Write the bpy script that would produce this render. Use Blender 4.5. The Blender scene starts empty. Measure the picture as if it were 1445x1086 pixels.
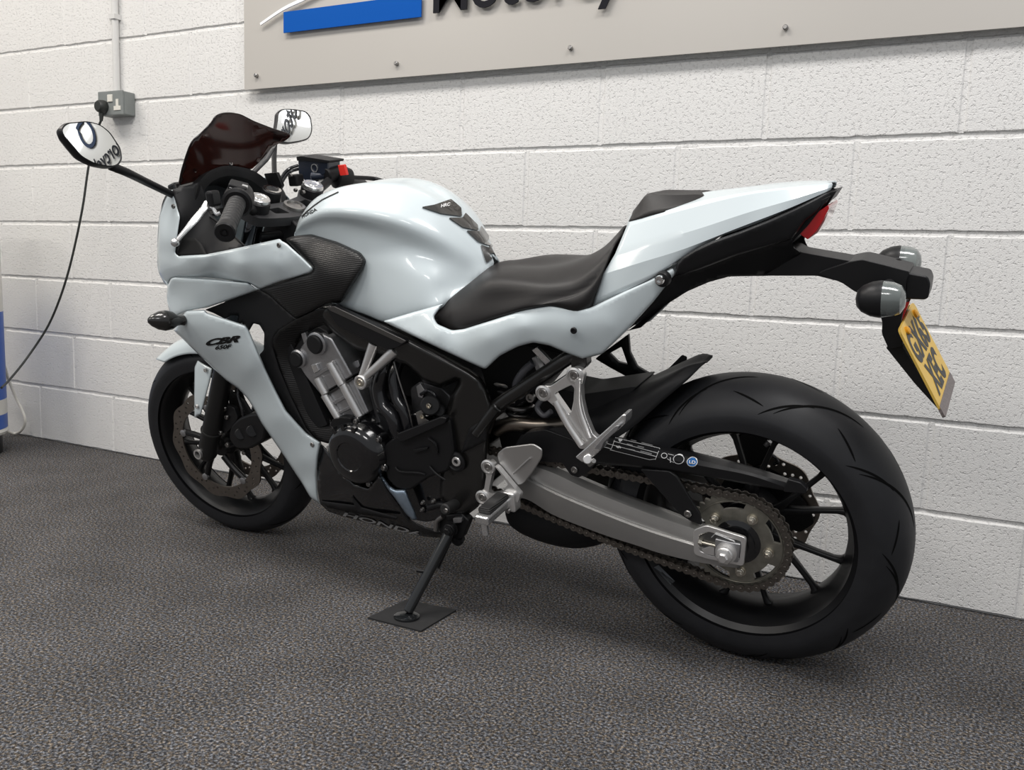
import bpy, bmesh, math, random
import numpy as np
from mathutils import Vector, Matrix, geometry
from mathutils.bvhtree import BVHTree
random.seed(7); np.random.seed(7)
scene = bpy.context.scene
C = scene.collection
# ---------------------------------------------------------------- camera
W, H = 1445, 1086
F = 1224.86
YAW, PIT, ROL = -0.4708, -0.1328, 0.0357
CAM = Vector((2.2833, -2.3197, 0.7862))
cy, sy, cp, sp = math.cos(YAW), math.sin(YAW), math.cos(PIT), math.sin(PIT)
fw = Vector((sy*cp, cy*cp, sp)); r0 = Vector((cy, -sy, 0)); u0 = r0.cross(fw)
cr, sr = math.cos(ROL), math.sin(ROL)
rt = cr*r0 + sr*u0; up = -sr*r0 + cr*u0
cd = bpy.data.cameras.new('camera'); cam = bpy.data.objects.new('camera', cd); C.objects.link(cam)
cd.sensor_width = 36; cd.lens = F*36/W; cd.clip_start = .05
mw = Matrix.Identity(4)
for i in range(3):
    mw[i][0] = rt[i]; mw[i][1] = up[i]; mw[i][2] = -fw[i]; mw[i][3] = CAM[i]
cam.matrix_world = mw
scene.camera = cam
# ---------------------------------------------------------------- world, lights, exposure
scene.view_settings.view_transform = 'Standard'; scene.view_settings.look = 'None'
scene.view_settings.gamma = 1; scene.view_settings.use_curve_mapping = False
scene.view_settings.exposure = 0.0
wd = bpy.data.worlds.new('world'); scene.world = wd; wd.use_nodes = True
wn = wd.node_tree.nodes['Background']; wn.inputs[0].default_value = (.93, .96, 1, 1); wn.inputs[1].default_value = .40
def area(name, loc, size, energy, col=(1, .97, .93), rot=(0, 0, 0), sy_=None):
    l = bpy.data.lights.new(name, 'AREA'); l.energy = energy; l.color = col
    l.shape = 'RECTANGLE'; l.size = size; l.size_y = sy_ or size
    o = bpy.data.objects.new(name, l); o.location = loc; o.rotation_euler = rot; C.objects.link(o); return o
for i, x in enumerate((-1.6, 0.6, 2.8)):
    area('ceiling_light', (x, -1.35, 3.1), 1.2, 42, ((1, .93, .84), (1, .96, .91), (1, .98, .97))[i], sy_=.6)
    area('ceiling_light', (x, -3.9, 3.1), 1.2, 40, ((1, .93, .84), (1, .96, .91), (1, .98, .97))[i], sy_=.6)
# ---------------------------------------------------------------- bike pose
Hd, Ln = -0.03155, 0.20493
BM = Matrix.Rotation(Hd, 3, 'Z') @ Matrix.Rotation(Ln, 3, 'X')
BO = Vector((1.94581, -0.49346, 0.0))
BMT = BM.transposed(); CL = BMT @ (CAM - BO)
def ray(px, py): return (fw + rt*((px-W/2)/F) - up*((py-H/2)/F)).normalized()
def U(px, py, y):
    d = BMT @ ray(px, py); return CL + d*((y-CL.y)/d.y)
def UP(px, py, p, n):
    d = BMT @ ray(px, py); return CL + d*((Vector(p)-CL).dot(n)/d.dot(n))
def UF(px, py, z=0.0):                         # a point of the real floor, in bike coordinates
    d = ray(px, py); w = CAM + d*((z-CAM.z)/d.z); return BMT @ (w-BO)
def WY(px, py, y):                             # a point on a plane parallel to the wall, in room coordinates
    d = ray(px, py); return CAM + d*((y-CAM.y)/d.y)
def L2W(p): return BM @ Vector(p) + BO
# ---------------------------------------------------------------- materials
def nd(nt, t, **k):
    n = nt.nodes.new(t)
    for a, b in k.items(): setattr(n, a, b)
    return n
MATS = {}
def mat(name, col, rough=.5, metal=0, coat=0, spec=None, noise=None, bump=None, trans=0, emit=None, wave=None, crough=.03):
    if name in MATS: return MATS[name]
    m = bpy.data.materials.new(name); m.use_nodes = True; nt = m.node_tree; b = nt.nodes['Principled BSDF']
    b.inputs['Base Color'].default_value = (*col, 1); b.inputs['Roughness'].default_value = rough
    b.inputs['Metallic'].default_value = metal; b.inputs['Coat Weight'].default_value = coat; b.inputs['Coat Roughness'].default_value = crough
    if spec is not None: b.inputs['Specular IOR Level'].default_value = spec
    if trans: b.inputs['Transmission Weight'].default_value = trans
    tc = nd(nt, 'ShaderNodeTexCoord')
    if noise:                                   # (scale, amount)
        n = nd(nt, 'ShaderNodeTexNoise'); n.inputs['Scale'].default_value = noise[0]; n.inputs['Detail'].default_value = 5
        nt.links.new(tc.outputs['Object'], n.inputs['Vector'])
        mx = nd(nt, 'ShaderNodeMix', data_type='RGBA'); mx.inputs[6].default_value = (*[c*(1-noise[1]) for c in col], 1)
        mx.inputs[7].default_value = (*[min(1, c*(1+noise[1])) for c in col], 1)
        nt.links.new(n.outputs[0], mx.inputs[0]); nt.links.new(mx.outputs[2], b.inputs['Base Color'])
    if bump:                                    # (scale, strength, distance)
        n = nd(nt, 'ShaderNodeTexNoise'); n.inputs['Scale'].default_value = bump[0]; n.inputs['Detail'].default_value = 4
        nt.links.new(tc.outputs['Object'], n.inputs['Vector'])
        bp = nd(nt, 'ShaderNodeBump'); bp.inputs['Strength'].default_value = bump[1]; bp.inputs['Distance'].default_value = bump[2]
        nt.links.new(n.outputs[0], bp.inputs['Height']); nt.links.new(bp.outputs[0], b.inputs['Normal'])
    if wave:                                    # (scale, distortion, strength, distance, rotation)
        mp = nd(nt, 'ShaderNodeMapping'); mp.inputs['Rotation'].default_value = wave[4]
        nt.links.new(tc.outputs['Object'], mp.inputs[0])
        n = nd(nt, 'ShaderNodeTexWave', bands_direction='Z'); n.inputs['Scale'].default_value = wave[0]; n.inputs['Distortion'].default_value = wave[1]; n.inputs['Detail Scale'].default_value = .6
        nt.links.new(mp.outputs[0], n.inputs['Vector'])
        bp = nd(nt, 'ShaderNodeBump'); bp.inputs['Strength'].default_value = wave[2]; bp.inputs['Distance'].default_value = wave[3]
        nt.links.new(n.outputs[1], bp.inputs['Height']); nt.links.new(bp.outputs[0], b.inputs['Normal'])
    MATS[name] = m; return m
WHITE = mat('pearl_white_paint', (.62, .69, .715), .34, 0, .7, spec=.4, crough=.10)
BLK = mat('satin_black_plastic', (.010, .010, .011), .40, spec=.3, bump=(900, .15, .0004))
BLKM = mat('matt_black_plastic', (.012, .012, .013), .55, spec=.3, bump=(700, .3, .0005))
GLB = mat('gloss_black', (.006, .006, .007), .16, coat=.6)
FRAMEM = mat('satin_black_frame_paint', (.010, .0095, .009), .26, spec=.5, coat=.3, crough=.15, bump=(1400, .35, .0004))
CARB = mat('ribbed_black_panel', (.013, .0125, .0125), .36, spec=.35, wave=(70, 2.0, .45, .0009, (0.25, .18, 0)))
SEAT = mat('black_seat_vinyl', (.014, .0125, .0125), .45, spec=.35, bump=(1800, .35, .0004))
TYRE = mat('tyre_rubber', (.017, .0175, .020), .52, spec=.35, noise=(30, .25), bump=(500, .2, .0005))
RIMM = mat('black_wheel_paint', (.008, .008, .009), .38, spec=.35)
ALU = mat('brushed_aluminium', (.78, .77, .76), .33, .85, noise=(60, .08))
ALUL = mat('bright_aluminium', (.74, .74, .74), .26, .9)
ALUD = mat('dull_cast_aluminium', (.40, .40, .41), .36, .85, noise=(90, .2), bump=(300, .3, .0006))
SWA = mat('swingarm_silver', (.46, .455, .445), .33, .75, noise=(25, .08))
STEEL = mat('steel', (.35, .34, .33), .35, 1, noise=(120, .3))
CHAINM = mat('oiled_chain_steel', (.15, .135, .12), .42, .9, noise=(160, .45))
SPRK = mat('dirty_sprocket_steel', (.27, .26, .225), .42, .85, noise=(60, .45))
DISC = mat('brake_disc_steel', (.26, .235, .21), .36, 1, noise=(60, .2))
BOLT = mat('bolt_zinc', (.62, .58, .50), .3, 1)
CHROME = mat('chrome', (.8, .8, .8), .08, 1)
MIRR = mat('mirror_glass', (.86, .9, .92), .0, 1)
REDP = mat('red_plastic', (.75, .03, .02), .4)
REDL = mat('red_light_lens', (.55, .01, .015), .12, coat=1)
CLRL = mat('clear_lens', (.34, .38, .37), .12, coat=.6, trans=.6)
ORNG = mat('orange_plastic', (.75, .35, .02), .4)
YEL = mat('yellow_plate', (.80, .52, .10), .42, noise=(14, .12))
INK = mat('black_ink', (.012, .012, .012), .6, spec=.15)
PLINK = mat('dark_grey_plate_ink', (.045, .045, .045), .5)
WINK = mat('white_ink', (.75, .75, .75), .5)
GINK = mat('grey_ink', (.30, .30, .30), .45)
BLUEI = mat('blue_ink', (.03, .16, .45), .4)
TINT = mat('dark_tinted_screen', (.022, .006, .0045), .10, trans=.75, spec=.35)
# ---------------------------------------------------------------- mesh helpers
def obj(name, V, Fc, m, parent=None, smooth=True, ang=None):
    me = bpy.data.meshes.new(name); me.from_pydata([tuple(v) for v in V], [], [tuple(f) for f in Fc]); me.materials.append(m)
    bm = bmesh.new(); bm.from_mesh(me); bmesh.ops.remove_doubles(bm, verts=bm.verts, dist=1e-5)
    bmesh.ops.delete(bm, geom=[v for v in bm.verts if not v.link_faces], context='VERTS'); bm.normal_update()
    a = math.radians(ang if ang else 35)
    for f in bm.faces: f.smooth = smooth
    for e in bm.edges:
        if len(e.link_faces) == 2 and e.calc_face_angle(0) > a: e.smooth = False
    bm.to_mesh(me); bm.free(); me.update()
    o = bpy.data.objects.new(name, me); C.objects.link(o)
    if parent is not None: o.parent = parent
    return o
class MB:
    def __init__(s): s.V = []; s.F = []
    def add(s, V, Fc):
        n = len(s.V); s.V += [Vector(v) for v in V]; s.F += [tuple(i+n for i in f) for f in Fc]; return s
    def merge(s, o): return s.add(o.V, o.F)
    def build(s, name, m, parent=None, **k): return obj(name, s.V, s.F, m, parent, **k)
    def mirror(s):
        r = MB(); r.V = [Vector((v.x, -v.y, v.z)) for v in s.V]; r.F = [tuple(reversed(f)) for f in s.F]; return r
def basis(n):
    n = Vector(n).normalized(); a = Vector((0, 0, 1)) if abs(n.z) < .9 else Vector((1, 0, 0))
    x = a.cross(n).normalized(); return x, n.cross(x), n
def lathe(prof, c, axis=(0, 1, 0), seg=48, closed=False, mb=None, cap=True, arc=None):
    """prof: (radius, distance along axis)"""
    mb = mb or MB(); x, y, n = basis(axis); c = Vector(c); V = []; Fc = []
    k = len(prof); ns = seg if not arc else seg+1
    for i in range(ns):
        a = 2*math.pi*i/seg if not arc else arc[0]+(arc[1]-arc[0])*i/seg
        for r, d in prof: V.append(c + x*(r*math.cos(a)) + y*(r*math.sin(a)) + n*d)
    for i in range(seg):
        j = (i+1) % seg if not arc else i+1
        for q in range(k if closed else k-1):
            q2 = (q+1) % k; Fc.append((i*k+q, j*k+q, j*k+q2, i*k+q2))
    if cap and not closed and not arc:
        if prof[0][0] > 1e-6: Fc.append(tuple(reversed([i*k for i in range(seg)])))
        if prof[-1][0] > 1e-6: Fc.append(tuple(i*k+k-1 for i in range(seg)))
    return mb.add(V, Fc)
def cyl(p, q, r, seg=24, bev=None, mb=None, r2=None):
    p = Vector(p); q = Vector(q); L = (q-p).length; r2 = r if r2 is None else r2
    b = min(r, r2)*.15 if bev is None else bev; b = min(b, L*.4)
    return lathe([(r-b, 0), (r, b), (r2, L-b), (r2-b, L)], p, q-p, seg, mb=mb)
def bez(pts, n):
    """Catmull-Rom through pts (any dimension), n samples, uniform by length"""
    P = np.array([list(p) for p in pts], float)
    if len(P) == 2: t = np.linspace(0, 1, n)[:, None]; return P[0]*(1-t)+P[1]*t
    out = []
    E = np.vstack([2*P[0]-P[1], P, 2*P[-1]-P[-2]])
    for i in range(1, len(E)-2):
        p0, p1, p2, p3 = E[i-1:i+3]
        d = [max(np.linalg.norm(b-a), 1e-6)**.5 for a, b in ((p0, p1), (p1, p2), (p2, p3))]
        t0, t1 = 0, d[0]; t2 = t1+d[1]; t3 = t2+d[2]
        for t in np.linspace(t1, t2, 14, endpoint=(i == len(E)-3)):
            A1 = (t1-t)/(t1-t0)*p0+(t-t0)/(t1-t0)*p1; A2 = (t2-t)/(t2-t1)*p1+(t-t1)/(t2-t1)*p2; A3 = (t3-t)/(t3-t2)*p2+(t-t2)/(t3-t2)*p3
            B1 = (t2-t)/(t2-t0)*A1+(t-t0)/(t2-t0)*A2; B2 = (t3-t)/(t3-t1)*A2+(t-t1)/(t3-t1)*A3
            out.append((t2-t)/(t2-t1)*B1+(t-t1)/(t2-t1)*B2)
    out = np.array(out); s = np.r_[0, np.cumsum(np.linalg.norm(np.diff(out, axis=0), axis=1))]
    q = np.linspace(0, s[-1], n)
    return np.stack([np.interp(q, s, out[:, k]) for k in range(out.shape[1])], 1)
def UL(pts): return [U(*p) for p in pts]
def tube(pts, r, seg=14, n=None, mb=None, px=True, smooth=True, r2=None, flat=1.0):
    P = UL(pts) if px else [Vector(p) for p in pts]
    if smooth and len(P) > 2: P = [Vector(v) for v in bez(P, n or len(P)*7)]
    mb = mb or MB(); V = []; Fc = []; N = len(P); x = None
    for i, p in enumerate(P):
        t = (P[min(i+1, N-1)]-P[max(i-1, 0)]).normalized()
        if x is None: x = basis(t)[0]
        x = (x-t*x.dot(t)).normalized(); y = t.cross(x)
        rr = r if r2 is None else r+(r2-r)*i/(N-1)
        for k in range(seg):
            a = 2*math.pi*k/seg; V.append(p+x*(rr*math.cos(a))+y*(rr*flat*math.sin(a)))
    for i in range(N-1):
        for k in range(seg):
            k2 = (k+1) % seg; Fc.append((i*seg+k, i*seg+k2, (i+1)*seg+k2, (i+1)*seg+k))
    Fc.append(tuple(reversed(range(seg)))); Fc.append(tuple((N-1)*seg+k for k in range(seg)))
    return mb.add(V, Fc)
def ball(c, r, seg=20, mb=None, sc=(1, 1, 1)):
    mb = mb or MB(); c = Vector(c); n = seg//2
    prof = [(r*math.sin(math.pi*i/n), -r*math.cos(math.pi*i/n)) for i in range(n+1)]
    b = lathe([(max(a, 0), d) for a, d in prof], (0, 0, 0), (0, 0, 1), seg, cap=False)
    return mb.add([Vector((v.x*sc[0], v.y*sc[1], v.z*sc[2]))+c for v in b.V], b.F)
def box(c, ax, ay, az, sx, sy_, sz, mb=None):
    mb = mb or MB(); c = Vector(c); V = []
    for i in (-1, 1):
        for j in (-1, 1):
            for k in (-1, 1): V.append(c+Vector(ax)*(i*sx/2)+Vector(ay)*(j*sy_/2)+Vector(az)*(k*sz/2))
    return mb.add(V, [(0, 1, 3, 2), (4, 6, 7, 5), (0, 4, 5, 1), (2, 3, 7, 6), (0, 2, 6, 4), (1, 5, 7, 3)])
def bevel(o, w=.002, seg=2, ang=35):
    m = o.modifiers.new('bevel', 'BEVEL'); m.width = w; m.segments = seg; m.limit_method = 'ANGLE'; m.angle_limit = math.radians(ang); return o
def rpoly(pts, r=3, seg=4):
    """round the corners of a closed polygon"""
    P = [Vector(p[:2]) for p in pts]; n = len(P); out = []
    for i in range(n):
        a, b, c = P[i-1], P[i], P[(i+1) % n]
        d1 = a-b; d2 = c-b; q = min(r, d1.length*.45, d2.length*.45)
        p1 = b+d1.normalized()*q; p2 = b+d2.normalized()*q
        for k in range(seg+1):
            t = k/seg; out.append(p1*(1-t)**2+b*(2*t*(1-t))+p2*t*t)
    return out
def inside(P, pts):
    P = np.asarray(P); x, y = pts[:, 0], pts[:, 1]; r = np.zeros(len(pts), bool); n = len(P); j = n-1
    for i in range(n):
        xi, yi = P[i]; xj, yj = P[j]
        if yi != yj:
            c = ((yi > y) != (yj > y)) & (x < (xj-xi)*(y-yi)/(yj-yi)+xi); r ^= c
        j = i
    return r
def segdist(P, pts):
    P = np.asarray(P); d = np.full(len(pts), 1e9); n = len(P)
    for i in range(n):
        a = P[i]; b = P[(i+1) % n]; ab = b-a; t = np.clip(((pts-a)@ab)/max(ab@ab, 1e-9), 0, 1)
        d = np.minimum(d, np.linalg.norm(pts-a-t[:, None]*ab, axis=1))
    return d
def rbf(ctrl, lam=.02):
    X = np.array([c[:2] for c in ctrl], float)/100; y = np.array([c[2] for c in ctrl], float); n = len(X)
    def phi(r): return r**2*np.log(r+1e-9)
    if n < 4:
        A = np.c_[np.ones(n), X][:, :n]; w, *_ = np.linalg.lstsq(A, y, rcond=None)
        return lambda p: (np.c_[np.ones(len(p)), np.asarray(p)/100][:, :n])@w
    K = phi(np.linalg.norm(X[:, None]-X[None], axis=2))+lam*np.eye(n); Pm = np.c_[np.ones(n), X]
    A = np.block([[K, Pm], [Pm.T, np.zeros((3, 3))]]); w = np.linalg.solve(A, np.r_[y, 0, 0, 0])
    def f(p):
        p = np.asarray(p, float)/100
        return phi(np.linalg.norm(p[:, None]-X[None], axis=2))@w[:n]+np.c_[np.ones(len(p)), p]@w[n:]
    return f
def fill(outline, step, holes=(), rings=()):
    """triangulated region with inner grid points (2d)"""
    def dens(P):
        out = []; n = len(P)
        for i in range(n):
            a = Vector(P[i]); b = Vector(P[(i+1) % n]); k = max(1, int((b-a).length/step))
            for q in range(k): out.append(a+(b-a)*(q/k))
        return out
    loops = [dens(outline)]+[dens(h) for h in holes]
    V = []; E = []
    for L in loops:
        s = len(V); V += L; E += [(s+i, s+(i+1) % len(L)) for i in range(len(L))]
    A = np.array([[v.x, v.y] for v in loops[0]])
    if rings:
        nA = len(A); tg = np.roll(A, -1, 0)-np.roll(A, 1, 0); tg /= np.maximum(np.linalg.norm(tg, axis=1), 1e-9)[:, None]
        area2 = np.sum(A[:, 0]*np.roll(A[:, 1], -1)-np.roll(A[:, 0], -1)*A[:, 1]); nr = np.c_[-tg[:, 1], tg[:, 0]]*(1 if area2 > 0 else -1)
        for d in rings:
            Q = A+nr*d; k = inside(A, Q) & (segdist(A, Q) > d*.93); kept = []
            for q_ in Q[k]:
                if all(abs(q_[0]-z[0])+abs(q_[1]-z[1]) > step*.35 for z in kept[-6:]+kept[:3]): kept.append(q_)
            V += [Vector(z) for z in kept]
    lo = A.min(0); hi = A.max(0)
    gx = np.arange(lo[0], hi[0], step); gy = np.arange(lo[1], hi[1], step*.9)
    G = np.array([(x+(step/2 if j % 2 else 0), y) for j, y in enumerate(gy) for x in gx])
    ok = inside(A, G) & (segdist(A, G) > (max(rings)+step*.5 if rings else step*.45))
    for L in loops[1:]:
        B = np.array([[v.x, v.y] for v in L]); ok &= ~inside(B, G) & (segdist(B, G) > step*.45)
    V += [Vector(g) for g in G[ok]]
    r = geometry.delaunay_2d_cdt(V, E, [], 0, 1e-4); v2, fs = r[0], r[2]
    P2 = np.array([[v.x, v.y] for v in v2]); cen = np.array([P2[list(f)].mean(0) for f in fs])
    ok = inside(A, cen)
    for L in loops[1:]:
        ok &= ~inside(np.array([[v.x, v.y] for v in L]), cen)
    Fc = [tuple(f) for f, k in zip(fs, ok) if k]
    return P2, Fc, loops
def patch(name, outline, ctrl, m, parent, step=6, roll=None, th=.003, mirror=False, rnd=4, holes=(), bumps=(), only=None, lam=.02):
    """a shell panel: outline in picture coordinates, distance from the bike's mid plane by ctrl points"""
    O = rpoly(outline, rnd) if rnd else [Vector(p[:2]) for p in outline]
    Hs = [rpoly(h, 2) for h in holes]
    P2, Fc, loops = fill(O, step, Hs, [roll[0]*.3, roll[0]*.6, roll[0]] if roll else ())
    f = rbf(list(ctrl), lam); y = f(P2)
    if roll:
        d = segdist(np.array([[v.x, v.y] for v in loops[0]]), P2); y = y+roll[1]*np.clip(1-d/roll[0], 0, 1)**2
    for (bx, by, br, bh) in bumps:
        y = y+bh*np.exp(-((P2[:, 0]-bx)**2+(P2[:, 1]-by)**2)/br**2)
    V = [U(p[0], p[1], yy) for p, yy in zip(P2, y)]
    used = sorted({i for q in Fc for i in q}); mp = {i: k for k, i in enumerate(used)}
    V = [V[i] for i in used]; Fc = [tuple(mp[i] for i in q) for q in Fc]
    mb = MB(); mb.add(V, Fc)
    a, b, c = (V[i] for i in Fc[0])
    if (b-a).cross(c-a).y > 0: mb.F = [tuple(reversed(q)) for q in mb.F]
    outs = []
    for k, q in enumerate((mb, mb.mirror()) if mirror else (mb,)):
        if only is not None and k != only: continue
        o = q.build(name, m, parent, ang=60)
        if th:
            s = o.modifiers.new('thickness', 'SOLIDIFY'); s.thickness = th; s.offset = -1; s.use_even_offset = False
        outs.append(o)
    return outs[0] if len(outs) == 1 else outs
def prism(outline, y0, y1, holes=(), rnd=3, mb=None, step=40):
    """flat plate: outline in picture coordinates on the plane y0 (near face), far face at y1"""
    O = rpoly(outline, rnd) if rnd else [Vector(p[:2]) for p in outline]; Hs = [rpoly(h, min(rnd, 3)) for h in holes]
    P2, Fc, loops = fill(O, step, Hs); mb = mb or MB()
    A = [U(p[0], p[1], y0) for p in P2]; B = [Vector((a.x, y1, a.z)) for a in A]; n = len(A)
    a, b, c = (A[i] for i in Fc[0])
    if ((b-a).cross(c-a).y > 0) == (y1 > y0): Fc = [tuple(reversed(q)) for q in Fc]
    from collections import Counter
    ed = {}
    for q in Fc:
        for i in range(3):
            e = (q[i], q[(i+1) % 3]); ed[e] = 1
    side = [(b_, a_, a_+n, b_+n) for (a_, b_) in ed if (b_, a_) not in ed]
    return mb.add(A+B, Fc+[tuple(i+n for i in reversed(q)) for q in Fc]+side)
def plate(name, outline, y0, y1, m, parent, holes=(), rnd=3, bev=.0015, mirror=False):
    b = prism(outline, y0, y1, holes, rnd); res = []
    for q in ((b, b.mirror()) if mirror else (b,)):
        o = q.build(name, m, parent, ang=30)
        # dissolve the flat triangulation so that bevels stay clean
        bm = bmesh.new(); bm.from_mesh(o.data)
        bmesh.ops.recalc_face_normals(bm, faces=bm.faces)
        bmesh.ops.dissolve_limit(bm, angle_limit=.01, verts=bm.verts, edges=bm.edges); bm.to_mesh(o.data); bm.free()
        if bev: bevel(o, bev, 2, 40)
        res.append(o)
    return res[0] if len(res) == 1 else res
def loft(lines, n=24, m=4, sym=True, px=True, mb=None, lin=False, side=-1):
    """lines run along the part, first one on the mid plane when sym; returns grid mesh"""
    R = [bez(UL(l) if px else l, n) for l in lines]
    G = np.array(R)                              # lines x n x 3
    cols = []
    for i in range(n):
        pts = G[:, i]
        if lin:
            q = [];
            for a, b in zip(pts[:-1], pts[1:]): q += [a+(b-a)*t for t in np.linspace(0, 1, m, endpoint=False)]
            q.append(pts[-1]); cols.append(np.array(q))
        else:
            if sym:
                mir = pts[1:][::-1].copy(); mir[:, 1] *= -1; full = np.vstack([mir, pts]); k = bez(full, (len(full)-1)*m+1)
                cols.append(k[(len(pts)-1)*m:]) if False else cols.append(k[len(k)//2:])
            else: cols.append(bez(pts, (len(pts)-1)*m+1))
    V = []; Fc = []; w = len(cols[0])
    for c in cols: V += [Vector(p) for p in c]
    for i in range(n-1):
        for j in range(w-1): Fc.append((i*w+j, i*w+j+1, (i+1)*w+j+1, (i+1)*w+j))
    a = MB(); a.add(V, Fc)
    mid = Fc[(n//2)*(w-1)+w//2]; nn = (V[mid[1]]-V[mid[0]]).cross(V[mid[2]]-V[mid[0]])
    if nn.y > 0: a.F = [tuple(reversed(f)) for f in a.F]
    if sym: a.merge(a.mirror())
    return mb.merge(a) if mb else a
def solid(o, th=.003, off=-1):
    s = o.modifiers.new('thickness', 'SOLIDIFY'); s.thickness = th; s.offset = off; return o
def boltmesh(c, r, h=.006, ax=(0, -1, 0), mb=None, hexa=False):
    c = Vector(c)
    if hexa:
        mb = lathe([(r*1.25, 0), (r*1.25, h*.25), (r, h*.25), (r, h*.9), (r*.9, h)], c, ax, 6 if False else 24, mb=mb)
        return lathe([(r*.95, h*.3), (r*.95, h*1.3), (r*.6, h*1.45), (r*.6, h*1.7), (r*.5, h*1.8)], c, ax, 6, mb=mb)
    return lathe([(r, 0), (r, h*.7), (r*.85, h), (r*.5, h), (r*.45, h*.45), (0, h*.45)], c, ax, 20, mb=mb, cap=False)
def bolts(name, L, r, m, parent, h=.006, hexa=False, each=True):
    for (px, py, y) in L: boltmesh(U(px, py, y), r, h, hexa=hexa).build(name, m, parent)
def bvh(os):
    dg = bpy.context.evaluated_depsgraph_get(); T = []
    for o in os:
        me = o.evaluated_get(dg).to_mesh(); V = [v.co.copy() for v in me.vertices]; Fc = [tuple(p.vertices) for p in me.polygons]; T.append(BVHTree.FromPolygons(V, Fc)); o.evaluated_get(dg).to_mesh_clear()
    return T
def hit(px, py, T, off=.0008):
    d = BMT @ ray(px, py); best = None
    for t in T:
        h = t.ray_cast(CL, d)
        if h[0] is not None and (best is None or h[3] < best[3]): best = h
    if best is None: return None
    n = best[1]
    if n.dot(d) > 0: n = -n
    return best[0]+n*off-d*off*.5
def textgeo(s, bold=0, shear=0, space=1.0, fine=4):
    cu = bpy.data.curves.new('lettering', 'FONT'); cu.body = s; cu.size = 1; cu.offset = bold; cu.shear = shear; cu.space_character = space; cu.resolution_u = fine
    o = bpy.data.objects.new('lettering', cu); C.objects.link(o)
    me = bpy.data.meshes.new_from_object(o.evaluated_get(bpy.context.evaluated_depsgraph_get()))
    V = [(v.co.x, v.co.y) for v in me.vertices]; Fc = [tuple(p.vertices) for p in me.polygons]
    bpy.data.objects.remove(o); bpy.data.curves.remove(cu); bpy.data.meshes.remove(me)
    return V, Fc
def decal(name, V, Fc, tf, T, m, parent, off=.0008):
    """V flat points -> tf -> picture point -> laid on the surface there"""
    pts = [hit(*tf(v), T, off) for v in V]; ok = [p is not None for p in pts]
    Fc = [f for f in Fc if all(ok[i] for i in f)]
    if not Fc: return None
    return obj(name, [p if p is not None else Vector((0, 0, 0)) for p in pts], Fc, m, parent, smooth=False)
def textdecal(name, s, p0, p1, h, T, m, parent, bold=0, shear=0, upv=None, off=.0008, space=1):
    V, Fc = textgeo(s, bold, shear, space); xs = [v[0] for v in V]; ys = [v[1] for v in V]; x0, x1 = min(xs), max(xs); y0, y1 = min(ys), max(ys)
    p0 = Vector(p0); p1 = Vector(p1); e = p1-p0; n = Vector(upv).normalized() if upv else Vector((e.y, -e.x)).normalized()
    return decal(name, V, Fc, lambda v: tuple(p0+e*((v[0]-x0)/(x1-x0))+n*(h*(v[1]-y0)/(y1-y0))), T, m, parent, off)
def strip(name, pts, w, T, m, parent, closed=False, off=.001, n=None):
    P = [Vector(p) for p in pts]
    if closed: P = P+[P[0]]
    D = []
    for a, b in zip(P[:-1], P[1:]):
        k = max(1, int((b-a).length/4)); D += [a+(b-a)*(i/k) for i in range(k)]
    D.append(P[-1]); V = []
    for i, p in enumerate(D):
        t = (D[min(i+1, len(D)-1)]-D[max(i-1, 0)]); t = t.normalized() if t.length else Vector((1, 0)); nn = Vector((-t.y, t.x))*w/2
        V += [p+nn, p-nn]
    Fc = [(2*i, 2*i+1, 2*i+3, 2*i+2) for i in range(len(D)-1)]
    return decal(name, V, Fc, lambda v: tuple(v), T, m, parent, off)
def tag(o, label=None, cat=None, group=None, kind=None):
    for k, v in (('label', label), ('category', cat), ('group', group), ('kind', kind)):
        if v: o[k] = v
    return o
def empty(name, loc=(0, 0, 0), rot=None):
    o = bpy.data.objects.new(name, None); C.objects.link(o); o.location = loc; o.empty_display_size = .1
    if rot is not None: o.rotation_euler = rot.to_euler()
    return o
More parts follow.
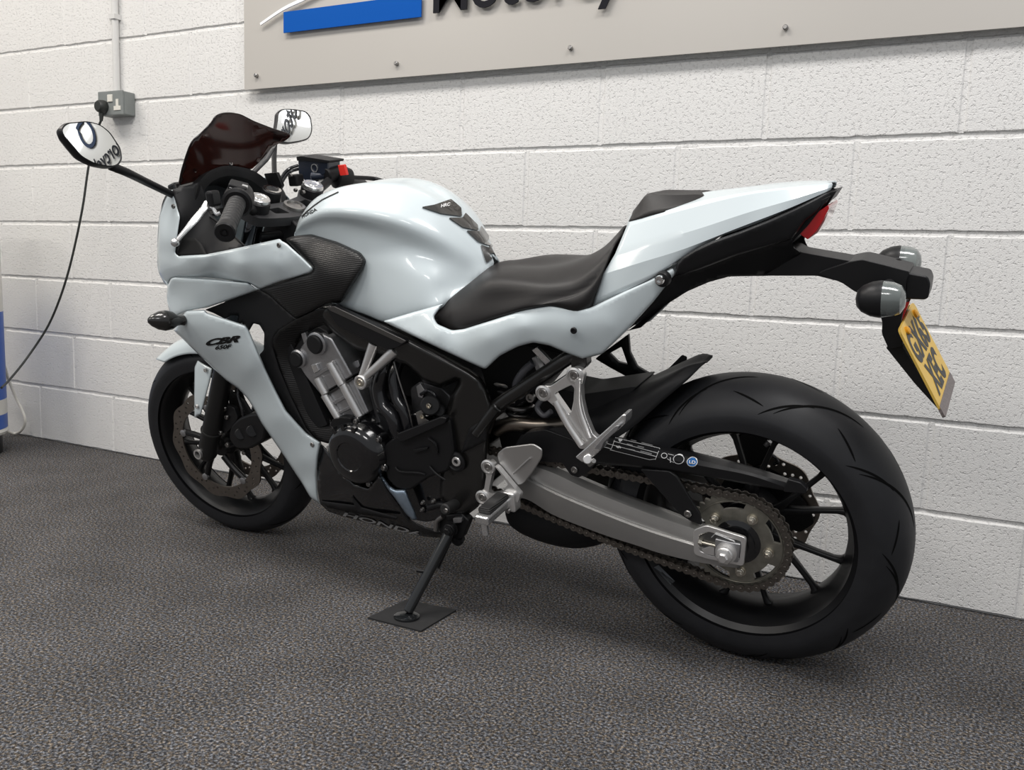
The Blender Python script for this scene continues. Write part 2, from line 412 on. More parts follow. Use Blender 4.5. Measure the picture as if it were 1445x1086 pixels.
# ================================================================ THE ROOM
def wall_material():
    m = bpy.data.materials.new('painted_block'); m.use_nodes = True; nt = m.node_tree; b = nt.nodes['Principled BSDF']
    tc = nd(nt, 'ShaderNodeTexCoord')
    n1 = nd(nt, 'ShaderNodeTexNoise'); n1.inputs['Scale'].default_value = 2.2; n1.inputs['Detail'].default_value = 4
    mx = nd(nt, 'ShaderNodeMix', data_type='RGBA'); mx.inputs[6].default_value = (.74, .735, .72, 1); mx.inputs[7].default_value = (.80, .79, .775, 1)
    n2 = nd(nt, 'ShaderNodeTexNoise'); n2.inputs['Scale'].default_value = 330; n2.inputs['Detail'].default_value = 3; n2.inputs['Roughness'].default_value = .55
    n3 = nd(nt, 'ShaderNodeTexNoise'); n3.inputs['Scale'].default_value = 120; n3.inputs['Detail'].default_value = 3; n3.inputs['Roughness'].default_value = .6
    r3 = nd(nt, 'ShaderNodeValToRGB'); r3.color_ramp.elements[0].position = .32; r3.color_ramp.elements[1].position = .46
    n4 = nd(nt, 'ShaderNodeTexNoise'); n4.inputs['Scale'].default_value = 3; n4.inputs['Detail'].default_value = 1
    for n in (n1, n2, n3, n4): nt.links.new(tc.outputs['Object'], n.inputs['Vector'])
    nt.links.new(n1.outputs[0], mx.inputs[0]); nt.links.new(n3.outputs[0], r3.inputs[0])
    a = nd(nt, 'ShaderNodeMath', operation='MULTIPLY'); a.inputs[1].default_value = .9; nt.links.new(n2.outputs[0], a.inputs[0])
    c = nd(nt, 'ShaderNodeMath', operation='ADD'); nt.links.new(a.outputs[0], c.inputs[0]); nt.links.new(r3.outputs[0], c.inputs[1])
    bp = nd(nt, 'ShaderNodeBump'); bp.inputs['Strength'].default_value = .8; bp.inputs['Distance'].default_value = .0018
    nt.links.new(c.outputs[0], bp.inputs['Height']); nt.links.new(bp.outputs[0], b.inputs['Normal'])
    nt.links.new(mx.outputs[2], b.inputs['Base Color']); b.inputs['Roughness'].default_value = .62
    return m
def floor_material():
    m = bpy.data.materials.new('charcoal_carpet'); m.use_nodes = True; nt = m.node_tree; b = nt.nodes['Principled BSDF']
    tc = nd(nt, 'ShaderNodeTexCoord')
    n1 = nd(nt, 'ShaderNodeTexNoise'); n1.inputs['Scale'].default_value = 190; n1.inputs['Detail'].default_value = 4; n1.inputs['Roughness'].default_value = .75
    r1 = nd(nt, 'ShaderNodeValToRGB'); e = r1.color_ramp.elements
    e[0].position = .36; e[0].color = (.010, .010, .011, 1); e[1].position = .66; e[1].color = (.40, .39, .38, 1)
    k = e.new(.47); k.color = (.055, .053, .053, 1); k = e.new(.56); k.color = (.16, .155, .15, 1)
    n2 = nd(nt, 'ShaderNodeTexNoise'); n2.inputs['Scale'].default_value = 130; n2.inputs['Detail'].default_value = 2
    mp = nd(nt, 'ShaderNodeMapping'); mp.inputs['Scale'].default_value = (1, 1, 1); mp.inputs['Location'].default_value = (3, 5, 1)
    r2 = nd(nt, 'ShaderNodeValToRGB'); r2.color_ramp.elements[0].position = .45; r2.color_ramp.elements[0].color = (.82, .88, 1, 1); r2.color_ramp.elements[1].position = .60; r2.color_ramp.elements[1].color = (1.0, .86, .70, 1)
    mm = nd(nt, 'ShaderNodeMix', data_type='RGBA', blend_type='MULTIPLY'); mm.inputs[0].default_value = 1
    n3 = nd(nt, 'ShaderNodeTexNoise'); n3.inputs['Scale'].default_value = 5; n3.inputs['Detail'].default_value = 3
    r3 = nd(nt, 'ShaderNodeValToRGB'); r3.color_ramp.elements[0].position = .3; r3.color_ramp.elements[0].color = (.8, .8, .8, 1); r3.color_ramp.elements[1].position = .7; r3.color_ramp.elements[1].color = (1.1, 1.1, 1.1, 1)
    m2 = nd(nt, 'ShaderNodeMix', data_type='RGBA', blend_type='MULTIPLY'); m2.inputs[0].default_value = 1
    nt.links.new(tc.outputs['Object'], n1.inputs['Vector']); nt.links.new(tc.outputs['Object'], mp.inputs[0]); nt.links.new(mp.outputs[0], n2.inputs['Vector']); nt.links.new(tc.outputs['Object'], n3.inputs['Vector'])
    nt.links.new(n1.outputs[0], r1.inputs[0]); nt.links.new(n2.outputs[0], r2.inputs[0]); nt.links.new(n3.outputs[0], r3.inputs[0])
    nt.links.new(r1.outputs[0], mm.inputs[6]); nt.links.new(r2.outputs[0], mm.inputs[7]); nt.links.new(mm.outputs[2], m2.inputs[6]); nt.links.new(r3.outputs[0], m2.inputs[7])
    nt.links.new(m2.outputs[2], b.inputs['Base Color']); b.inputs['Roughness'].default_value = .95; b.inputs['Specular IOR Level'].default_value = .15
    bp = nd(nt, 'ShaderNodeBump'); bp.inputs['Strength'].default_value = .6; bp.inputs['Distance'].default_value = .002
    nt.links.new(n1.outputs[0], bp.inputs['Height']); nt.links.new(bp.outputs[0], b.inputs['Normal'])
    return m
fl = box((0.8, -2.9, -.05), (1, 0, 0), (0, 1, 0), (0, 0, 1), 9, 5.86, .1).build('floor', floor_material(), smooth=False); tag(fl, kind='structure')
wm = wall_material(); w = MB(); CRS = .225; Z0 = .007; rnd_ = random.Random(3)
for k in range(14):
    z0 = k*CRS+(Z0 if k else 0)+.005; z1 = (k+1)*CRS+Z0-.005; off = 0 if k % 2 else .225
    for i in range(-8, 9):
        x0 = i*.45+off+.004; x1 = x0+.45-.008; c = .0045; j = rnd_.uniform(-.0008, .0008); jz = rnd_.uniform(-.0012, .0012)
        if x1 < -2.9 or x0 > 4.4: continue
        a0, a1 = z0+jz, z1+jz
        N_ = 22; rows = [[], [], [], []]
        for q in range(N_+1):
            xx = x0+(x1-x0)*q/N_; ja, jb = rnd_.gauss(0, .0007), rnd_.gauss(0, .0007); ed_ = q in (0, N_); yo = .0028 if ed_ else 0; xi = xx+(c if q == 0 else -c if q == N_ else 0)
            rows[0].append((xx, .0065, a0+ja)); rows[1].append((xi, j, a0+ja+c*.5)); rows[2].append((xi, j, a1+jb-c*1.2)); rows[3].append((xx, .0065, a1+jb))
        V = rows[0]+rows[1]+rows[2]+rows[3]; n_ = N_+1
        w.add(V, [(r_*n_+q, r_*n_+q+1, (r_+1)*n_+q+1, (r_+1)*n_+q) for r_ in range(3) for q in range(N_)])
        w.add([(x0, .0034, a0), (x0, .0034, a1), rows[2][0], rows[1][0]], [(0, 1, 2, 3)]); w.add([(x1, .0034, a0), (x1, .0034, a1), rows[2][-1], rows[1][-1]], [(3, 2, 1, 0)])
        w.add([(x1-.001, .0026, a0), (x1+.009, .0026, a0), (x1+.009, .0026, a1), (x1-.001, .0026, a1), (x1-.001, .009, a0), (x1+.009, .009, a0), (x1+.009, .009, a1), (x1-.001, .009, a1)], [(0, 1, 2, 3), (4, 5, 1, 0), (3, 2, 6, 7)])     # perpend, nearly flush
    # weather-struck bed joint: recessed at its top, flush at its bottom
    w.add([(-3, .0042, z1-.0032), (4.5, .0042, z1-.0032), (4.5, .0064, z1+.012), (-3, .0064, z1+.012)], [(0, 1, 2, 3)])
w.add([(-3, .0092, 0), (4.5, .0092, 0), (4.5, .0092, 3.2), (-3, .0092, 3.2), (-3, .15, 0), (4.5, .15, 0), (4.5, .15, 3.2), (-3, .15, 3.2)], [(0, 1, 2, 3), (1, 5, 6, 2), (4, 0, 3, 7), (3, 2, 6, 7), (5, 4, 7, 6)])
wo = w.build('wall_back', wm, smooth=False); tag(wo, kind='structure')
# ---------------------------------------------------------------- sign
SGN = mat('grey_acrylic_sign', (.50, .475, .44), .3, noise=(1.2, .03), coat=.3)
SBLK = mat('sign_letter_black', (.010, .010, .014), .5, spec=.12)
SBLU = mat('sign_blue', (.0, .085, .40), .5, spec=.1)
SWHT = mat('sign_white', (.92, .93, .95), .3)
X0s, Zs = .059, 1.356
sg = empty('wall_sign', (X0s, -.03, Zs)); tag(sg, 'long grey acrylic sign with blue bar and black lettering screwed to the wall', 'sign')
def wpart(name, mb, m, par=sg, **k):
    o = mb.build(name, m, par, **k); o.matrix_parent_inverse = Matrix.Translation(-Vector(par.location)); return o
pn = wpart('panel', box((X0s+1.75, -.0275, Zs+.45), (1, 0, 0), (0, 1, 0), (0, 0, 1), 3.5, .005, .9), SGN, smooth=False)
edge_ = wpart('backing_edge', box((X0s+1.75, -.0165, Zs+.45), (1, 0, 0), (0, 1, 0), (0, 0, 1), 3.44, .017, .84), mat('sign_spacer', (.55, .53, .5), .6), smooth=False)
b4 = [WY(400, 17, -.045), WY(400, 46, -.045), WY(594, 24, -.045)]
bx0, bx1, bz0, bz1 = b4[0].x, b4[2].x, (b4[1].z+b4[2].z)/2, b4[0].z
wpart('blue_bar', box(((bx0+bx1)/2, -.043, (bz0+bz1)/2), (1, 0, 0), (0, 1, 0), (0, 0, 1), bx1-bx0, .004, bz1-bz0), SBLU, smooth=False)
def wtext(name, s, x0, z0, capw=None, caph=None, y=-.041, bold=.02, m=SBLK, th=.004, par=sg, space=1.0):
    V, Fc = textgeo(s, bold, 0, space, 10 if len(s) == 1 else 4); xs = [v[0] for v in V]; x_ = min(xs); sc = (caph/.73) if caph else capw/(max(xs)-x_)
    mb = MB(); n = len(V); ed = {}
    A = [Vector((x0+(v[0]-x_)*sc, y-th, z0+v[1]*sc)) for v in V]; B = [a+Vector((0, th, 0)) for a in A]
    for q in Fc:
        for i in range(len(q)): ed[(q[i], q[(i+1) % len(q)])] = 1
    side = [(b_, a_, a_+n, b_+n) for (a_, b_) in ed if (b_, a_) not in ed]
    mb.add(A+B, Fc+[tuple(i+n for i in reversed(q)) for q in Fc]+side)
    return wpart(name, mb, m, par, smooth=False)
tl = WY(611, 17.6, -.045)
wtext('lettering', 'Motorcycles', tl.x, tl.z, caph=.128, bold=.011, space=1.0)
V_O = wtext('lettering', 'O', 1.27, 1.74, caph=.30, bold=.0, space=1.0, m=mat('sign_navy', (.012, .025, .06), .5, spec=.12))
sw = [WY(367, 34, -.045), WY(400, 12, -.045), WY(425, 0, -.045), WY(470, -22, -.045), WY(540, -42, -.045), WY(640, -60, -.045)]
P = bez(sw, 30); mb = MB(); V = []
for i, p in enumerate(P):
    t = Vector(P[min(i+1, 29)]-P[max(i-1, 0)]).normalized(); nn = Vector((-t.z, 0, t.x)); ww = .004+.006*i/29
    for s_, yy in ((1, -.045), (-1, -.045), (-1, -.041), (1, -.041)): V.append(Vector((p[0], yy, p[2]))+nn*ww*s_)
mb.add(V, [(4*i+a, 4*i+(a+1) % 4, 4*i+4+(a+1) % 4, 4*i+4+a) for i in range(29) for a in range(4)]+[(0, 3, 2, 1), (116, 117, 118, 119)])
wpart('swoosh', mb, SWHT, smooth=False)
for px, py in ((360, 106), (558, 89), (804, 67), (1108, 38)):
    p = WY(px, py, -.04); wpart('fixing_screw', lathe([(.0065, 0), (.0065, .010), (.0045, .012), (0, .012)], (p.x, -.03, p.z), (0, -1, 0), 16, cap=False), STEEL)
# ---------------------------------------------------------------- socket, plug, conduit, cable
GRY = mat('grey_metalclad_paint', (.20, .215, .21), .5, noise=(40, .15), bump=(120, .3, .0006)); OFFW = mat('off_white_plastic', (.72, .70, .64), .4)
a = WY(137, 131, -.06); b = WY(172.5, 163, -.06)
sx0, sx1, sz0, sz1 = a.x, b.x, 1.297, 1.297+.088
so = empty('wall_socket', ((sx0+sx1)/2, -.03, sz0)); tag(so, 'grey metal double wall socket below the white conduit on the block wall', 'socket')
cx_ = (sx0+sx1)/2; cz_ = (sz0+sz1)/2
bevel(wpart('back_box', box((cx_, -.024, cz_), (1, 0, 0), (0, 1, 0), (0, 0, 1), sx1-sx0-.004, .05, .084), GRY, so, smooth=False), .004, 2)
bevel(wpart('face_plate', box((cx_, -.0535, cz_), (1, 0, 0), (0, 1, 0), (0, 0, 1), sx1-sx0, .009, .088), GRY, so, smooth=False), .003, 2)
p = WY(155, 138.5, -.06)
bevel(wpart('rocker_switch', box((p.x, -.0595, p.z), (1, 0, 0), (0, 1, 0), (0, 0, 1), .026, .005, .026), OFFW, so, smooth=False), .001, 1)
p = WY(165, 149, -.06)
so2 = wpart('socket_outlet', box((p.x, -.0585, p.z+.011), (1, 0, 0), (0, 1, 0), (0, 0, 1), .013, .003, .026).merge(box((p.x, -.0586, p.z-.008), (1, 0, 0), (0, 1, 0), (0, 0, 1), .036, .003, .015)), OFFW, so, smooth=False)
h_ = MB()
for dx, dz, ww, hh in ((0, .012, .004, .009), (-.011, -.008, .007, .004), (.011, -.008, .007, .004)): box((p.x+dx, -.0603, p.z+dz), (1, 0, 0), (0, 1, 0), (0, 0, 1), ww, .0006, hh, h_)
ho = h_.build('pin_holes', INK, so2, smooth=False); ho.matrix_parent_inverse = Matrix.Translation(-Vector(so.location))
pc = WY(141.5, 150, -.075)
CORD = mat('black_cord', (.02, .022, .02), .5)
pg = empty('plug', (pc.x, -.058, pc.z)); tag(pg, 'black round plug with a long black cord pushed into the grey wall socket', 'plug')
wpart('plug_body', lathe([(.024, 0), (.0245, .012), (.022, .024), (.017, .030), (0, .031)], (pc.x, -.058, pc.z), (0, -1, 0), 28), CORD, pg)
wpart('cord_grip', cyl((pc.x, -.07, pc.z-.018), (pc.x-.001, -.072, pc.z-.052), .009, 16, r2=.006), CORD, pg)
cord = [(pc.x, -.071, pc.z-.045)]+[WY(x, y, d) for x, y, d in ((135, 190, -.075), (125.5, 232, -.085), (117, 290, -.10), (107, 340, -.11), (96, 385, -.12), (83, 425, -.13), (66, 463, -.14), (38, 505, -.20), (14, 535, -.32), (2, 547, -.42))]
wpart('cord', tube(cord, .0042, 10, 90, px=False), CORD, pg)
CON = mat('painted_conduit', (.66, .655, .64), .45)
cx0 = WY(163.5, 80, -.014).x
co = empty('conduit', (cx0, -.014, sz1)); tag(co, 'white painted vertical conduit pipe rising from the wall socket', 'conduit')
wpart('pipe', cyl((cx0, -.0135, sz1-.012), (cx0, -.0135, 3.1), .0125, 20, 0), CON, co)
zc = WY(163, 24, -.014).z
wpart('saddle_clip', box((cx0, -.013, zc), (1, 0, 0), (0, 1, 0), (0, 0, 1), .032, .032, .018).merge(box((cx0-.024, -.006, zc), (1, 0, 0), (0, 1, 0), (0, 0, 1), .02, .011, .016)), CON, co, smooth=False)
# ---------------------------------------------------------------- appliance at the left edge
AW = mat('appliance_ivory', (.62, .61, .57), .35); AB = mat('appliance_blue', (.02, .09, .40), .35)
ex = WY(9.5, 560, -.21); R_ = .17; dv = Vector((ex.x-CAM.x, ex.y-CAM.y, 0)).normalized(); ac = Vector((ex.x, ex.y, 0))+Vector((-dv.y, dv.x, 0))*R_
ap = empty('cylindrical_cooler', (ac.x, ac.y, 0)); tag(ap, 'ivory and blue cylindrical drinks cooler standing by the wall at the far left edge', 'cooler')
def zat(py): return WY(9, py, -.16).z
zb, zs1, zs0, zr = zat(437), zat(555), zat(575), zat(598)
wpart('upper_shell', lathe([(R_, zb), (R_, .93), (R_-.01, .955), (R_-.05, .965), (0, .966)], (ac.x, ac.y, 0), (0, 0, 1), 64), AW, ap)
wpart('blue_wrap', lathe([(R_+.0008, zs1), (R_+.0008, zb)], (ac.x, ac.y, 0), (0, 0, 1), 64), AB, ap)
wpart('white_stripe', lathe([(R_+.0012, zs0), (R_+.0012, zs1)], (ac.x, ac.y, 0), (0, 0, 1), 64), AW, ap)
wpart('lower_wrap', lathe([(R_+.0008, zr+.012), (R_+.0008, zs0)], (ac.x, ac.y, 0), (0, 0, 1), 64), AB, ap)
wpart('base_rim', lathe([(R_-.02, zr-.012), (R_, zr-.01), (R_+.004, zr), (R_, zr+.012)], (ac.x, ac.y, 0), (0, 0, 1), 64), AW, ap)
wpart('plinth', lathe([(R_-.02, 0), (R_-.02, zr-.01)], (ac.x, ac.y, 0), (0, 0, 1), 64), BLK, ap)
wc = tube([WY(x, y, d) for x, y, d in ((6, 515, -.12), (12, 535, -.06), (22, 560, -.03), (31, 578, -.02), (35.5, 593, -.02), (31, 606, -.02), (20, 611.5, -.025), (4, 606, -.08))], .0058, 10, 70, px=False).build('white_cable', OFFW)
tag(wc, 'loose white cable looping down the wall beside the blue cooler', 'cable')
# ---------------------------------------------------------------- mat under the stand
def fz(px, py): w_ = BM @ UF(px, py) + BO; return Vector((w_.x, w_.y, 0))
q4 = [fz(519, 873), fz(594, 892), fz(644, 862), fz(573, 848)]
m_ = MB(); m_.add([p for p in q4]+[p+Vector((0, 0, .004)) for p in q4], [(3, 2, 1, 0), (4, 5, 6, 7), (0, 1, 5, 4), (1, 2, 6, 5), (2, 3, 7, 6), (3, 0, 4, 7)])
mo = m_.build('rubber_mat', mat('rubber_mat_black', (.016, .016, .017), .75, noise=(30, .3)), smooth=False); tag(mo, 'square black rubber mat on the carpet under the side stand foot', 'mat')
# ================================================================ THE MOTORCYCLE
bike = empty('motorcycle', BO, BM.to_4x4()); tag(bike, 'white and black sports motorcycle leaning on its side stand in front of the block wall', 'motorcycle')
def prismL(outline, y0, y1, holes=(), step=.2, mb=None, c=(0, 0), tf=None):
    """plate given directly in metres (x, z)"""
    P2, Fc, loops = fill([Vector(p) for p in outline], step, [[Vector(p) for p in h] for h in holes]); mb = mb or MB()
    A = [Vector((p[0]+c[0], y0, p[1]+c[1])) for p in P2]; B = [Vector((a.x, y1, a.z)) for a in A]; n = len(A)
    a, b, d = (A[i] for i in Fc[0])
    if ((b-a).cross(d-a).y > 0) == (y1 > y0): Fc = [tuple(reversed(q)) for q in Fc]
    ed = {}
    for q in Fc:
        for i in range(3): ed[(q[i], q[(i+1) % 3])] = 1
    side = [(b_, a_, a_+n, b_+n) for (a_, b_) in ed if (b_, a_) not in ed]
    return mb.add(A+B, Fc+[tuple(i+n for i in reversed(q)) for q in Fc]+side)
def circ(cx, cz, r, n=16, ph=0): return [(cx+r*math.cos(ph+2*math.pi*i/n), cz+r*math.sin(ph+2*math.pi*i/n)) for i in range(n)]
# ---- steering frame
SG, WB, RF, RR = .089, 1.470, .287, .306
rk = math.radians(25.5); KAX = Vector((math.sin(rk), 0, math.cos(rk))); AP = Vector((-WB-.101, 0, 0)); SR = Matrix.Rotation(SG, 3, KAX)
def ST(p): return SR @ (Vector(p)-AP)+AP
def steer(mb): mb.V = [ST(v) for v in mb.V]; return mb
FC = Vector((-WB, 0, RF)); RC = Vector((0, 0, RR))
# ---- tyres
def tyre(name, c, R, hw, crown, rimr, nt, grooves, st=False):
    prof = []
    n = 40
    for i in range(n+1):
        s = -1+2*i/n; a = s*1.32; prof.append((R-crown*(1-math.cos(a))/(1-math.cos(1.32)), hw*math.sin(a)/math.sin(1.32), s))
    side = [(R-crown-.012, hw*1.0), (R-crown-.028, hw*.975), (rimr+.012, hw*.90), (rimr+.003, hw*.84), (rimr-.006, hw*.80)]
    full = [(r, -y, -2) for r, y in reversed(side)]+prof+[(r, y, 2) for r, y in side]
    k = len(full); V = np.zeros((nt, k, 3)); th = np.arange(nt)*2*math.pi/nt
    rr = np.tile(np.array([f[0] for f in full]), (nt, 1)); S = np.array([f[2] for f in full])
    yy = np.array([f[1] for f in full])
    V[..., 0] = c[0]+rr*np.cos(th)[:, None]; V[..., 2] = c[2]+rr*np.sin(th)[:, None]; V[..., 1] = yy[None]
    Fc = [(i*k+j, ((i+1) % nt)*k+j, ((i+1) % nt)*k+j+1, i*k+j+1) for i in range(nt) for j in range(k-1)]
    mb = MB(); mb.V = [Vector(v) for v in V.reshape(-1, 3)]; mb.F = Fc
    a, b, d = (mb.V[q] for q in Fc[k//2][:3])
    if (b-a).cross(d-a).dot(a-Vector(c)) < 0: mb.F = [tuple(reversed(f)) for f in Fc]
    nb = len(mb.F)
    def pt(t, s):                                # point of the tread surface, a hair proud of it
        a = s*1.32; r_ = R-crown*(1-math.cos(a))/(1-math.cos(1.32))+.0004; return Vector((c[0]+r_*math.cos(t), hw*math.sin(a)/math.sin(1.32)*1.004, c[2]+r_*math.sin(t)))
    for (t0, s0, t1, s1, bend, wd, dp) in grooves:   # tread grooves
        N_ = 26; L_ = []
        for i in range(N_+1):
            u = i/N_; L_.append((t0+(t1-t0)*u, s0+(s1-s0)*(u**bend)))
        VV = []
        for i in range(N_+1):
            a0 = L_[max(i-1, 0)]; a1 = L_[min(i+1, N_)]; dx = (a1[0]-a0[0])*R; dy = (a1[1]-a0[1])*hw*1.25; q = math.hypot(dx, dy); w_ = wd*.75*(1-abs(2*i/N_-1)**3*.85)
            for s_ in (1, 0, -1): VV.append(pt(L_[i][0]-s_*dy/q*w_/R, L_[i][1]+s_*dx/q*w_/(hw*1.25)))
        mb.add(VV, [(3*i+k, 3*i+k+1, 3*i+4+k, 3*i+3+k) for i in range(N_) for k in (0, 1)])
    if st: steer(mb)
    o = mb.build(name, TYRE, bike); o.data.materials.append(mat('groove_black', (.003, .003, .003), .9, spec=.1))
    for i, p in enumerate(o.data.polygons):
        if i >= nb: p.material_index = 1
    return o
g = []
for q in range(9):
    t = math.radians(40*q+8)
    for s in (-1, 1):
        g.append((t+(s > 0)*.3, s*.10, t+.52+(s > 0)*.3, s*.80, 1.7, .0034, .0045)); g.append((t+.30, s*.42, t+.62, s*.88, 1.3, .003, .004)); g.append((t+.12, s*.5, t-.10, s*.72, 1, .0028, .004))
tyre('rear_tyre', RC, RR+.001, .089, .060, .222, 320, g)
g = []
for q in range(9):
    t = math.radians(40*q)
    for s in (-1, 1): g.append((t+(s > 0)*.3, s*.15, t-.42+(s > 0)*.3, s*.85, 1.6, .003, .004))
tyre('front_tyre', FC, RF+.001, .060, .038, .222, 280, g, True)
# ---- wheels
def wheel(name, c, hw, ph, hubr, hubw, st=False, spy=0):
    b = MB(); k = hw
    prof = [(.2265, -k), (.2265, -k+.004), (.2170, -k+.008), (.2140, -k*.62), (.201, -k*.36), (.196, 0), (.201, k*.36), (.214, k*.62), (.217, k-.008), (.2265, k-.004), (.2265, k),
            (.219, k), (.209, k-.010), (.2055, k*.6), (.192, k*.33), (.189, 0), (.192, -k*.33), (.2055, -k*.6), (.209, -k+.010), (.219, -k)]
    lathe(prof, c, (0, 1, 0), 128, closed=True, mb=b)
    lathe([(hubr*.62, -hubw), (hubr*.8, -hubw), (hubr*.8, -hubw*.7), (hubr, -hubw*.55), (hubr, hubw*.55), (hubr*.8, hubw*.7), (hubr*.8, hubw), (hubr*.62, hubw)], c, (0, 1, 0), 48, mb=b)
    outs = (steer(b) if st else b); rim = outs.build(name, RIMM, bike)
    x, y, n = basis((0, 1, 0))
    for q in range(6):
        a = math.radians(ph+60*q); sp = MB()
        for s in (-1, 1):
            P = []
            for r_, da, w_, d_ in ((hubr*.8, 0, .019, .030), (hubr*1.25, s*3, .015, .026), (.105, s*8.5, .0095, .020), (.15, s*11.5, .0085, .017), (.181, s*13, .0095, .018), (.193, s*14.5, .016, .024)):
                aa = a+math.radians(da); P.append((r_, aa, w_, d_))
            P = bez(P, 16); V = []
            for i, (r_, aa, w_, d_) in enumerate(P):
                j0 = max(i-1, 0); j1 = min(i+1, len(P)-1)
                t = Vector((P[j1][0]*math.cos(P[j1][1])-P[j0][0]*math.cos(P[j0][1]), 0, P[j1][0]*math.sin(P[j1][1])-P[j0][0]*math.sin(P[j0][1]))).normalized()
                nn = Vector((-t.z, 0, t.x)); cc = Vector(c)+Vector((r_*math.cos(aa), spy, r_*math.sin(aa)))
                for u in range(12):
                    f = 2*math.pi*u/12; V.append(cc+nn*(w_*.5*abs(math.cos(f))**.6*(1 if math.cos(f) > 0 else -1)*1.3)+Vector((0, 1, 0))*(d_*.5*abs(math.sin(f))**.6*(1 if math.sin(f) > 0 else -1)))
            sp.add(V, [(12*i+u, 12*i+(u+1) % 12, 12*i+12+(u+1) % 12, 12*i+12+u) for i in range(15) for u in range(12)])
        (steer(sp) if st else sp).build('spoke', RIMM, rim, ang=50)
    return rim
rw = wheel('rear_wheel', RC, .078, -31.7, .052, .075)
fwh = wheel('front_wheel', FC, .052, -37, .036, .06, True)
# ---- brake discs
def disc(name, c, y, R, r, nw, th, ph, st, par):
    out = [((R+.004*math.cos(nw*t))*math.cos(t), (R+.004*math.cos(nw*t))*math.sin(t)) for t in [2*math.pi*i/160 for i in range(160)]]
    hs = [[(r*math.cos(-t), r*math.sin(-t)) for t in [2*math.pi*i/90 for i in range(90)]]]
    for i in range(nw*3):
        a = ph+2*math.pi*i/(nw*3); rr = r+(R-r)*(.26, .50, .76)[i % 3]
        hs.append(circ(rr*math.cos(a), rr*math.sin(a), .0034, 10)); a2 = a+2*math.pi/(nw*6); rr = r+(R-r)*(.70, .22, .5)[i % 3]; hs.append(circ(rr*math.cos(a2), rr*math.sin(a2), .0034, 10))
    b = prismL(out, y-th/2, y+th/2, hs, .02, c=(c[0], c[2]))
    if st: steer(b)
    return b.build(name, DISC, par, ang=30)
for s in (-1, 1):
    d = disc('front_brake_disc', FC, s*.068, .156, .121, 10, .0045, .1, True, bike)
    for i in range(5):
        a = math.radians(20+72*i); bb = lathe([(.010, -.004), (.010, .004), (.006, .006), (0, .006)], FC+Vector((.118*math.cos(a), s*.068, .118*math.sin(a))), (0, s, 0), 16, cap=False); steer(bb).build('disc_bobbin', ALUD, d)
    car = MB()
    for i in range(5):
        a = math.radians(20+72*i); tube([FC+Vector((r_*math.cos(a+da), s*.062, r_*math.sin(a+da))) for r_, da in ((.03, -.25), (.07, -.1), (.118, 0))], .009, 10, px=False, mb=car)
    steer(car).build('disc_carrier', RIMM, bike)
disc('rear_brake_disc', RC, .072, .119, .082, 8, .0045, .2, False, bike)
lathe([(.086, .068), (.03, .068), (.03, .076), (.086, .076)], RC, (0, 1, 0), 48, closed=True).build('disc_carrier', RIMM, bike)
# ---- sprocket, hub, chain
CY = -.101
Tn = 42; R1 = .0985; out = []
for i in range(Tn*4):
    a = 2*math.pi*i/(Tn*4); out.append(((R1+(.0045, .001, -.0045, .001)[i % 4])*math.cos(a), (R1+(.0045, .001, -.0045, .001)[i % 4])*math.sin(a)))
hs = []
for k in range(5):
    a0 = math.radians(26+72*k); h_ = []
    for i in range(9): a = a0-.33+.66*i/8; h_.append((.084*math.cos(a), .084*math.sin(a)))
    for i in range(9): a = a0+.28-.56*i/8; h_.append((.070*math.cos(a), .070*math.sin(a)))
    hs.append(h_)
spk = prismL(out, CY-.003, CY+.004, hs+[[(.045*math.cos(-t), .045*math.sin(-t)) for t in [2*math.pi*i/40 for i in range(40)]]], .03, c=(0, RR-.003)).build('rear_sprocket', SPRK, bike, ang=30)
SC = Vector((0, 0, RR-.003))
bevel(lathe([(.088, -.0035), (.088, -.0055), (.0865, -.0055), (.0865, -.0035)], SC+Vector((0, CY, 0)), (0, 1, 0), 72, closed=True).build('rim_step', SPRK, spk), .0003, 1)
for k in range(5):
    a = math.radians(62+72*k); boltmesh(SC+Vector((.062*math.cos(a), CY-.003, .062*math.sin(a))), .0085, .009, hexa=True).build('sprocket_nut', BOLT, spk)
lathe([(.052, -.02), (.052, .005), (.046, .008), (.046, .012), (.036, .016), (.036, .022), (.026, .024), (.026, .035), (.018, .037)], SC+Vector((0, -.092, 0)), (0, -1, 0), 48).build('drive_hub', GLB, bike)
FS = Vector((-.62, 0, .378)); r2_ = .040
def chain_path():
    d = SC-FS; L = math.hypot(d.x, d.z); base = math.atan2(d.z, d.x); al = math.asin((R1-r2_)/L); P = []
    th = base+math.pi/2+al            # top tangent direction
    tb = base-math.pi/2-al
    a = th
    arc2 = [(FS.x+r2_*math.cos(t), FS.z+r2_*math.sin(t)) for t in np.linspace(tb+2*math.pi, th, 30)][::1]
    arc1 = [(SC.x+R1*math.cos(t), SC.z+R1*math.sin(t)) for t in np.linspace(th, tb, 60)]
    pts = arc2+[None]+arc1
    # lower run with a slight sag
    up_ = [(arc2[-1][0]+(arc1[0][0]-arc2[-1][0])*t, arc2[-1][1]+(arc1[0][1]-arc2[-1][1])*t) for t in np.linspace(0, 1, 30)[1:-1]]
    lo_ = [(arc1[-1][0]+(arc2[0][0]-arc1[-1][0])*t, arc1[-1][1]+(arc2[0][1]-arc1[-1][1])*t-.010*math.sin(math.pi*t)) for t in np.linspace(0, 1, 30)[1:]]
    return np.array(arc2+up_+arc1+lo_)
cp_ = chain_path(); s_ = np.r_[0, np.cumsum(np.linalg.norm(np.diff(cp_, axis=0), axis=1))]; NL = int(round(s_[-1]/.01588/2))*2
pos = np.stack([np.interp(np.arange(NL)*s_[-1]/NL, s_, cp_[:, k]) for k in (0, 1)], 1)
ch = MB()
